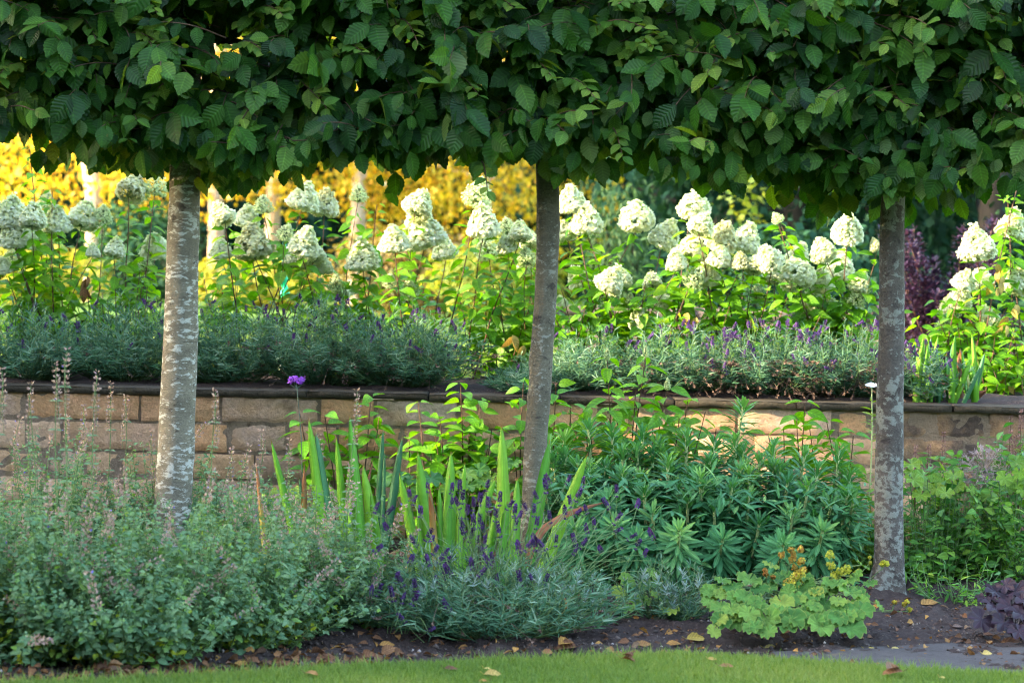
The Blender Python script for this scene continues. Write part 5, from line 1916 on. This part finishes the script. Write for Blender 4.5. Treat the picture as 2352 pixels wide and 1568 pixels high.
mantle('lady mantle with rounded lobed leaves and yellow and rusty flower sprays beside the lichened trunk', (1815, 1415),
       [(1659, 1334, 42), (1720, 1332, 64), (1690, 1375, 52), (1764, 1351, 50), (1639, 1365, 42), (1653, 1394, 48), (1696, 1428, 68), (1764, 1424, 72), (1817, 1426, 78), (1740, 1388, 52), (1797, 1385, 62),
        (1841, 1378, 62), (1884, 1437, 68), (1895, 1388, 64), (1955, 1442, 74), (1925, 1420, 52), (1975, 1403, 72), (1952, 1360, 62), (1905, 1343, 46), (1965, 1326, 46), (1982, 1299, 36), (1925, 1381, 42),
        (1851, 1346, 52), (1639, 1450, 38), (1770, 1299, 42), (1626, 1383, 36), (2019, 1391, 32), (1730, 1440, 52), (1860, 1410, 56), (1680, 1400, 46), (1790, 1330, 50), (1940, 1395, 54), (1720, 1410, 56),
        (1820, 1345, 46), (1880, 1362, 50), (2000, 1340, 34)],
       [(1811, 1277, 46, .72), (1760, 1307, 32, .9), (1827, 1324, 60, .42), (1835, 1300, 40, .6), (1911, 1311, 58, .18), (2025, 1287, 32, .15), (1972, 1311, 18, .2), (1995, 1287, 15, .2), (2086, 1385, 30, .35), (2050, 1390, 18, .5)], 1201)
mantle('small lady mantle half hidden behind the violet lavender', (1475, 1400), [(1440, 1334, 46), (1490, 1344, 50), (1436, 1398, 46), (1515, 1375, 54), (1470, 1380, 54), (1500, 1318, 40), (1420, 1360, 40), (1540, 1400, 44)], [], 1202)


def coral_bells():
    rg = rngof(1250)
    p = ground(2330, 1475)
    p[2] = .01
    t = thing('coral_bells', 'dark purple leaved coral bells at the right end of the border beside the paving', 'coral bells', p)
    for (px, py, w) in [(2254, 1422, 60), (2288, 1393, 66), (2322, 1393, 66), (2288, 1360, 56), (2331, 1358, 70), (2348, 1411, 62), (2305, 1430, 56), (2370, 1440, 60), (2360, 1380, 64), (2390, 1410, 60), (2310, 1345, 46), (2340, 1450, 50), (2265, 1372, 46), (2390, 1360, 60)]:
        u = np.clip((1450 - py) / 110, 0, 1)
        Y = 8.15 + .25 * u
        c = at(px, py, Y)
        S = m(w, Y) * 1.15
        al = np.array(((c[0] - p[0]) * 3 + rg.normal() * .3, -.7, -.35 + .3 * u))
        no = np.array((rg.normal() * .3, -.65, .8))
        b = MB()
        b.scatter(HEUCH[int(rg.integers(0, 3))], (c - unit(al) * S * .28)[None], al[None], no[None], S, rg.random())
        lf = b.build('leaf', M['heuch'], t)
        pt = MB()
        e = c - unit(al) * S * .28
        tt = np.linspace(0, 1, 6)[:, None]
        pt.tube(p + (e - p) * tt + np.array((0, .02, .03)) * np.sin(tt * math.pi), .0018, 5)
        pt.build('leaf_stalk', M['heuch'], lf)


coral_bells()


# ------------------------------------------------------------------ right-hand perennials
def perennial(name, label, cat, px, py, rx, ry, h, seed, nst, tpls, size, mat, group=None, gap=.02, lean=0, smat='stem_green', spread=1.0):
    rg = rngof(seed)
    p = ground(px, py)
    p[2] = .03
    t = thing(name, label, cat, p, group)
    f, s = MB(), MB()
    for _ in range(nst):
        a = rg.uniform(0, 6.28)
        q = math.sqrt(rg.random())
        e = np.array((math.cos(a) * q * rx, math.sin(a) * q * ry, 0))
        hh = h * (1 - .4 * q * q) * rg.uniform(.3, 1.2)
        b0 = p + e * .5 + (0, 0, -.02)
        b1 = p + e * 1.1 * spread + (lean * h + rg.normal() * .05, rg.normal() * .05, hh)
        tt = np.linspace(0, 1, 7)[:, None]
        line = b0 + (b1 - b0) * tt + e * .2 * np.sin(tt * math.pi)
        s.tube(line, np.linspace(.0022, .001, 7), 4)
        n = max(4, int(np.linalg.norm(b1 - b0) / gap))
        u = np.linspace(.15, 1, n)
        P = np.stack([np.interp(u, tt[:, 0], line[:, i]) for i in range(3)], -1)
        d = unit(b1 - b0)
        aa = np.arange(n) * 2.4 + rg.uniform(0, 6.28)
        o = np.stack((np.cos(aa), np.sin(aa), np.zeros(n)), -1)
        f.scatter(tpls[int(rg.integers(0, len(tpls)))], P, o + d * .45 + rg.normal(size=(n, 3)) * .4 + (0, 0, -.1), d + rg.normal(size=(n, 3)) * .6 + (0, -.2, .3),
                  rg.uniform(*size, n), np.clip(.4 + rg.normal(size=n) * .2 + rg.normal() * .1, 0, 1))
    f.build('foliage', M[mat], t)
    s.build('stems', M[smat], t)['kind'] = 'stuff'
    return t


perennial('narrow_leaf_perennial', 'bushy narrow leaved perennial just right of the lichened trunk foot', 'perennial', 2150, 1345, .30, .26, .46, 1301, 130, NARROW + NEPETA, (.024, .055), 'phlox')
perennial('narrow_leaf_perennial', 'taller narrow leaved perennial at the right photo edge above the coral bells', 'perennial', 2300, 1345, .34, .28, .54, 1302, 160, NARROW + NEPETA, (.024, .058), 'phlox')
perennial('narrow_leaf_perennial', 'low narrow leaved perennial left of the lichened trunk under the spurge', 'perennial', 1985, 1330, .13, .14, .26, 1303, 40, NARROW, (.05, .08), 'lime')
perennial('narrow_leaf_perennial', 'low sprawling narrow leaved perennial on bare soil left of the coral bells', 'perennial', 2190, 1392, .18, .12, .16, 1307, 40, NARROW, (.025, .05), 'phlox')
perennial('box_shrub', 'small glossy dark leaved shrub against the wall just left of the lichened trunk', 'shrub', 1985, 1262, .14, .10, .58, 1304, 34, NEPETA, (.022, .034), 'phlox', None, .013)
perennial('box_shrub', 'small glossy dark leaved shrub against the wall in the right corner', 'shrub', 2195, 1258, .24, .10, .60, 1305, 60, NEPETA, (.022, .036), 'phlox', None, .013)
perennial('box_shrub', 'small glossy dark leaved shrub against the wall at the right photo edge', 'shrub', 2350, 1258, .20, .10, .56, 1306, 50, NEPETA, (.022, .036), 'phlox', None, .013)


def lobed_plant(label, foot_px, Y, spots, seed, mat='lime', size=(34, 56)):
    rg = rngof(seed)
    p = at(foot_px, 1250, Y)
    p[2] = .03
    t = thing('lobed_leaf_perennial', label, 'perennial', p)
    for (px, py) in spots:
        c = at(px, py, Y + rg.normal() * .06)
        S = m(rg.uniform(*size), Y)
        al = np.array((rg.normal() * .7, -.6, -.3 + rg.normal() * .2))
        no = np.array((rg.normal() * .25, -.35, .95))
        b = MB()
        b.scatter(HEUCH[int(rg.integers(0, 3))], c[None], al[None], no[None], S, np.clip(.4 + rg.normal() * .25, 0, 1))
        lf = b.build('leaf', M[mat], t)
        pt = MB()
        tt = np.linspace(0, 1, 6)[:, None]
        f0 = p + ((c[0] - p[0]) * .5, 0, -.02)
        pt.tube(f0 + (c - f0) * tt + np.array((0, .02, .02)) * np.sin(tt * math.pi), .0016, 5)
        pt.build('leaf_stalk', M['stem_green'], lf)


lobed_plant('lime green perennial with lobed leaves right of the lichened trunk', 2160, 9.55, [(2100, 1080), (2130, 1092), (2165, 1095), (2190, 1085), (2150, 1115), (2110, 1110), (2200, 1108), (2085, 1062), (2175, 1125), (2225, 1120), (2120, 1130), (2090, 1095)], 1401)
lobed_plant('lime green perennial with lobed leaves at the right photo edge', 2330, 9.6, [(2310, 1090), (2340, 1078), (2335, 1105), (2300, 1115), (2350, 1120), (2320, 1060), (2280, 1130), (2370, 1095)], 1402)
lobed_plant('low green perennial with lobed leaves under the wall behind the middle irises', 1010, 9.9, [(950, 1100), (985, 1090), (1020, 1105), (1060, 1085), (1090, 1075), (930, 1090), (900, 1110), (1110, 1100), (1040, 1120), (970, 1125), (870, 1095), (1080, 1110), (1130, 1090), (1150, 1060), (1180, 1060)], 1403, 'phlox', (40, 62))
lobed_plant('low lime perennial with lobed leaves under the wall behind the catmint', 660, 9.9, [(600, 1130), (640, 1125), (690, 1120), (740, 1130), (560, 1140), (620, 1150), (700, 1145), (780, 1130)], 1404, 'lime')


def allium():
    rg = rngof(1500)
    c = at(2262, 1080, 9.75)
    p = c.copy()
    p[2] = .02
    t = thing('allium_seedhead', 'large spidery dry pinkish allium seedhead on a stalk at the right', 'allium', p)
    s = MB()
    s.tube(np.array([p, (p + c) / 2 + (.01, 0, 0), c]), (.004, .0035, .003), 6)
    s.build('stalk', M['euphstem'], t)
    b = MB()
    d = unit(rg.normal(size=(170, 3)))
    r = .095 * (.75 + .3 * rg.random(170))
    for i in range(170):
        e = c + d[i] * r[i]
        b.tube(np.array([c, (c + e) / 2, e]), .0007, 3, rg.random())
        k = 6
        b.scatter(strip(1, .10, .1), np.repeat(e[None], k, 0), d[i] * .4 + rg.normal(size=(k, 3)) * .8, rg.normal(size=(k, 3)), .020, rg.random(k))
    b.build('umbel', M['allium'], t)


allium()


def spike_plant(label, tips, Y, seed, L=.16, name='persicaria_spike', mat='pinkspike', w=.0085):
    rg = rngof(seed)
    for (px, py), lab in zip(tips, label):
        c = at(px, py, Y + rg.normal() * .05)
        p = c.copy()
        p[2] = .02
        t = thing('dry_flower_spike', lab, 'flower spike', p, 'dry pink flower spikes by the wall')
        s = MB()
        s.tube(np.array([p, (p + c) / 2 + (rg.normal() * .01, 0, 0), c]), (.0026, .0022, .001), 5)
        s.build('stem', M['stem_red'], t)
        b = MB()
        n = 120
        h = np.sort(rg.random(n))
        a = np.arange(n) * 2.4
        r = w * (.3 + .7 * h) * rg.uniform(.5, 1, n)
        P = c + np.stack((np.cos(a) * r, np.sin(a) * r, -h * L), -1)
        o = np.stack((np.cos(a), np.sin(a), a * 0 + .5), -1)
        b.scatter(diamond(.4), P, o, rg.normal(size=(n, 3)), rg.uniform(.007, .011, n), rg.random(n))
        b.build('spike', M[mat], t)


spike_plant(['dry pink flower spike, first right of the lichened trunk', 'dry pink flower spike, second right of the lichened trunk', 'dry pink flower spike, third right of the lichened trunk, tallest of those three',
             'dry pink flower spike before the dark wall, just left of the tall grey one', 'short dry pink flower spike between two taller ones', 'tallest dry grey pink flower spike at the right photo edge'],
            [(2104, 1022), (2134, 1018), (2168, 992), (2322, 955), (2334, 1000), (2346, 940)], 9.9, 1600)


def verbena():
    rg = rngof(1700)
    top = at(681, 880, 8.75)
    foot = at(705, 1150, 8.75)
    foot[2] = .01
    t = thing('verbena_flower', 'single tall wiry stem topped by a flat bright purple flower cluster before the wall', 'flower', foot)
    s = MB()
    mid = at(692, 1000, 8.75)
    tt = np.linspace(0, 1, 12)
    L = np.stack([np.interp(tt, (0, .55, 1), (foot[i], mid[i], top[i])) for i in range(3)], -1)
    s.tube(L, np.linspace(.0022, .0015, 12), 5)
    for px, py in ((-14, 4), (12, 3), (20, 1), (-6, -2)):
        e = at(681 + px, 880 + py, 8.75)
        s.tube(np.array([L[-1] + (0, 0, -.02), (L[-1] + e) / 2 + (0, 0, -.008), e]), .0011, 4)
    s.build('stem', M['verbstem'], t)
    f = MB()
    n = 150
    a = rg.uniform(0, 6.28, n)
    r = np.sqrt(rg.random(n)) * m(20, 8.75)
    P = top + np.stack((np.cos(a) * r, np.sin(a) * r * .8, rg.random(n) * .016 + .006 * np.cos(a * 3) + .004), -1)
    f.scatter(FLORET, P, rg.normal(size=(n, 3)), (0, -.35, .8) + rg.normal(size=(n, 3)) * .4, rg.uniform(.006, .009, n), rg.random(n))
    f.build('flower_cluster', M['verbena'], t)


verbena()


def white_flower():
    rg = rngof(1750)
    top = at(2002, 888, 9.75)
    foot = at(1975, 1200, 9.75)
    foot[2] = .03
    t = thing('white_flower', 'single white flower on a pale yellow stem left of the lichened trunk at the coping', 'flower', foot)
    s = MB()
    tt = np.linspace(0, 1, 10)[:, None]
    L = foot + (top - foot) * tt + np.array((.02, 0, 0)) * np.sin(tt * math.pi)
    s.tube(L, np.linspace(.0034, .002, 10), 6)
    s.build('stem', M['euphstem'], t)
    f = MB()
    n = 46
    u = rg.uniform(.3, .97, n)
    P = np.stack([np.interp(u, tt[:, 0], L[:, i]) for i in range(3)], -1)
    a = rg.uniform(0, 6.28, n)
    f.scatter(NARROW[0], P, np.stack((np.cos(a), np.sin(a), np.full(n, .5)), -1), rg.normal(size=(n, 3)) * .3 + (0, 0, 1), rg.uniform(.03, .05, n), rg.random(n))
    f.build('foliage', M['lime'], t)
    for k in range(5):
        b = MB()
        a = k * 1.257 + .3
        b.scatter(leaf(5, .42, .1, .3, .6, .2), top[None], np.array([[math.cos(a), math.sin(a) * .6 - .2, .55]]), np.array([[-math.cos(a) * .5, -.6, .8]]), .027, .5)
        b.build('petal', M['petal'], t)


white_flower()


# ------------------------------------------------------------------ fallen leaves and litter
def fallen():
    rg = rngof(1800)
    L = [(1037, 1530, 34, 'deadleaf', 'curled brown leaf on the lawn left of a pale yellow one', 'curl'), (1133, 1546, 44, 'yellowleaf', 'pale yellow leaf lying flat on the lawn edge below the lavender', 'flat'),
         (1443, 1513, 34, 'deadleaf', 'dark brown crumpled leaf ball on the lawn', 'ball'), (1668, 1527, 38, 'deadleaf', 'flat brown leaf on the lawn below the lady mantle', 'flat'),
         (2052, 1542, 48, 'deadleaf', 'large brown crumpled leaf on the lawn below the paving', 'ball'), (1636, 1511, 26, 'yellowleaf', 'small yellow leaf on the lawn edge below the lady mantle', 'flat'),
         (2003, 1479, 34, 'yellowleaf', 'orange yellow leaf on the soil at the paving edge', 'curl'), (2057, 1479, 28, 'yellowleaf', 'slim pointed yellow leaf on the soil at the paving edge', 'curl'),
         (288, 1564, 42, 'yellowleaf', 'yellow leaf on the lawn at the bottom photo edge', 'flat'), (1775, 1464, 44, 'yellowleaf', 'golden leaf under the rim of the lady mantle', 'curl'),
         (1600, 1456, 56, 'yellowleaf', 'large golden brown leaf left of the lady mantle', 'curl'), (2325, 1462, 56, 'deadleaf', 'large rust brown leaf under the coral bells', 'curl'),
         (2265, 1455, 40, 'deadleaf', 'orange brown leaf at the foot of the coral bells', 'curl'), (2205, 1468, 28, 'deadleaf', 'brown leaf on the soil left of the coral bells', 'curl'),
         (2135, 1390, 50, 'deadleaf', 'brown leaf on the soil just right of the lichened trunk', 'flat'), (2200, 1425, 28, 'deadleaf', 'tan leaf on bare soil between the trunk and the coral bells', 'curl'),
         (2268, 1495, 28, 'yellowleaf', 'pale leaf lying on the paving', 'flat'), (1300, 1470, 52, 'deadleaf', 'brown leaf heap at the right foot of the violet lavender', 'ball'),
         (1258, 1490, 30, 'deadleaf', 'ochre leaf on the soil below the violet lavender', 'flat'), (1165, 1495, 40, 'deadleaf', 'rust leaf at the lawn edge under the violet lavender', 'curl'),
         (840, 1425, 46, 'deadleaf', 'rust brown leaf between the catmint and the lavender', 'curl'), (945, 1490, 26, 'deadleaf', 'tan leaf on the soil left of the violet lavender', 'curl'),
         (890, 1463, 40, 'deadleaf', 'long brown leaf on a stalk on the soil left of the lavender', 'curl'), (1480, 1470, 40, 'deadleaf', 'brown leaf on the soil right of the violet lavender', 'curl'),
         (1545, 1463, 44, 'deadleaf', 'rust leaf on the soil beside the large golden brown one', 'curl'), (1425, 1490, 36, 'deadleaf', 'slim brown leaf at the lawn edge above the crumpled ball', 'flat'),
         (715, 1542, 40, 'deadleaf', 'dark curled leaf on the lawn below the catmint', 'curl'), (420, 1515, 44, 'deadleaf', 'brown leaf under the catmint on the soil', 'curl'),
         (260, 1530, 46, 'deadleaf', 'crumpled brown leaf under the catmint, left of the others there', 'ball'), (560, 1500, 50, 'deadleaf', 'long brown leaf under the catmint nearest the lawn', 'curl'),
         (30, 1540, 50, 'deadleaf', 'brown leaf at the left photo edge on the soil', 'curl'), (1110, 1560, 26, 'deadleaf', 'brown leaf on the lawn at the bottom photo edge', 'flat'),
         (1120, 1532, 18, 'yellowleaf', 'tiny yellow leaf on the lawn above the pale yellow one', 'curl'), (1585, 1505, 14, 'deadleaf', 'tiny brown leaf at the lawn edge', 'curl'),
         (1818, 1506, 26, 'deadleaf', 'pale brown leaf at the left tip of the paving', 'curl'), (2165, 1553, 16, 'yellowleaf', 'tiny yellow leaf low on the lawn at the right', 'curl'),
         (1720, 1345, 14, 'deadleaf', 'small tan leaf resting on a lady mantle leaf', 'curl'), (1302, 1372, 30, 'deadleaf', 'dry curled leaf caught in the violet lavender', 'hang'),
         (1140, 1505, 14, 'yellowleaf', 'tiny pale leaf at the lawn edge under the lavender', 'curl'), (2120, 1470, 14, 'yellowleaf', 'tiny pale leaf on the soil above the paving', 'curl')]
    for (px, py, w, mat, lab, how) in L:
        p = ground(px, py + (w * .18 if how != 'flat' else 3), .015)
        on_lawn = p[1] < edge_y(p[0])
        if on_lawn:
            p = ground(px, py + (w * .18 if how != 'flat' else 3), .034)
        if how == 'hang':
            p = at(px, py, 8.0)
        if px == 1720:
            p = at(px, py, 8.12)
        S = m(w, p[1]) * .95
        tpl = {'flat': leaf(8, .34, .25, .06, .45, 1, .05), 'curl': leaf(8, .36, .5, .18, .45, 1, .06), 'ball': leaf(10, .5, .9, .4, .5, .5, .10), 'hang': leaf(8, .25, .8, .6, .45)}[how]
        b = MB()
        a = rg.uniform(-.5, .5) + (0 if rg.random() < .5 else math.pi)
        al = np.array((math.cos(a), math.sin(a), .05 if how != 'hang' else -1.5))
        no = np.array((rg.normal() * .25, -.35 + rg.normal() * .2, 1.0))
        b.scatter(tpl, (p - unit(al) * S * .5 * (1, 1, 0))[None], al[None], no[None], S, rg.random())
        if how == 'ball':
            b.scatter(tpl, (p + unit(al) * S * .35 + (0, .005, .012))[None], (-al + (0, .3, .5))[None], no[None], S * .8, rg.random())
        V = b.v[0]
        V += np.stack([noise(V * 60 + 3, 90 + i) for i in range(3)], -1) * S * .06
        if how in ('ball', 'curl'):
            for v in b.v:
                v[:, 2] = p[2] + (v[:, 2] - p[2]) * .6
        lo = min(v[:, 2].min() for v in b.v)
        if how != 'hang' and px != 1720:
            fl = (.034 if on_lawn else float(soil_z(p[0:1], p[1:2])[0]) + .002)
            for v in b.v:
                v[:, 2] += fl - lo
        stalk = b.v[0][1]
        b.tube(np.array([stalk, stalk - unit(al) * S * .25 + (0, 0, .01)]), .0009, 4, .2)
        t = b.build('fallen_leaf', M[mat])
        tag(t, lab, 'leaf', 'fallen leaves')
    # small litter
    b = MB()
    n = 1500
    x = rg.uniform(-1.9, 1.9, n)
    y = edge_y(x) + .05 + rg.random(n) ** 1.6 * 1.6
    P = np.stack((x, y, soil_z(x, y) + .006), -1)
    a = rg.uniform(0, 6.28, n)
    b.scatter(leaf(3, .32, .5, .4), P, np.stack((np.cos(a), np.sin(a), rg.normal(size=n) * .25), -1), (0, -.3, 1) + rg.normal(size=(n, 3)) * .5, rg.uniform(.010, .040, n), rg.random(n) ** 1.3)
    n = 330
    x = rg.uniform(-1.9, -.35, n)
    y = edge_y(x) + .05 + rg.random(n) * .42
    P = np.stack((x, y, soil_z(x, y) + .006 + rg.random(n) * .008), -1)
    a = rg.uniform(0, 6.28, n)
    b.scatter(leaf(4, .34, .8, .6), P, np.stack((np.cos(a), np.sin(a), rg.normal(size=n) * .35), -1), (0, -.4, 1) + rg.normal(size=(n, 3)) * .6, rg.uniform(.02, .055, n), rg.random(n) * .55)
    tag(b.build('leaf_litter', M['deadleaf']), 'scattered dry brown leaf litter on the dark soil', 'leaf litter', kind='stuff')
    # gravelly crumbs of soil
    b = MB()
    n = 4200
    x = rg.uniform(-1.9, 1.95, n)
    y = edge_y(x) + .02 + rg.random(n) ** 1.8 * 1.4
    r = rg.uniform(.002, .0075, n) * np.where(rg.random(n) < .06, 2.0, 1)
    oc = np.array([(1, 0, 0), (-1, 0, 0), (0, 1, 0), (0, -1, 0), (0, 0, 1), (0, 0, -1)], float)
    V = np.stack((x, y, soil_z(x, y) + .002), -1)[:, None] + oc[None] * r[:, None, None] * rg.uniform(.6, 1.3, (n, 6, 1))
    F = np.array([(0, 2, 4), (2, 1, 4), (1, 3, 4), (3, 0, 4), (2, 0, 5), (1, 2, 5), (3, 1, 5), (0, 3, 5)])
    A = np.zeros((n, 6, 3))
    A[:, :, 2] = rg.random(n)[:, None]
    b.add(V.reshape(-1, 3), (F[None] + (np.arange(n) * 6)[:, None, None]).reshape(-1, 3), A.reshape(-1, 3))
    tag(b.build('soil_crumbs', M['crumb']), 'loose crumbs and small stones on the dark soil', 'soil crumbs', kind='stuff')


_t = NT('soil crumb')
_t.l(_t.ramp(_t.attr()[2], [(0, (.03, .022, .018)), (.8, (.09, .065, .055)), (.93, (.16, .12, .10)), (1, (.34, .30, .28))]), _t.b.inputs['Base Color'])
_t.b.inputs['Roughness'].default_value = .9
M['crumb'] = _t.m
fallen()
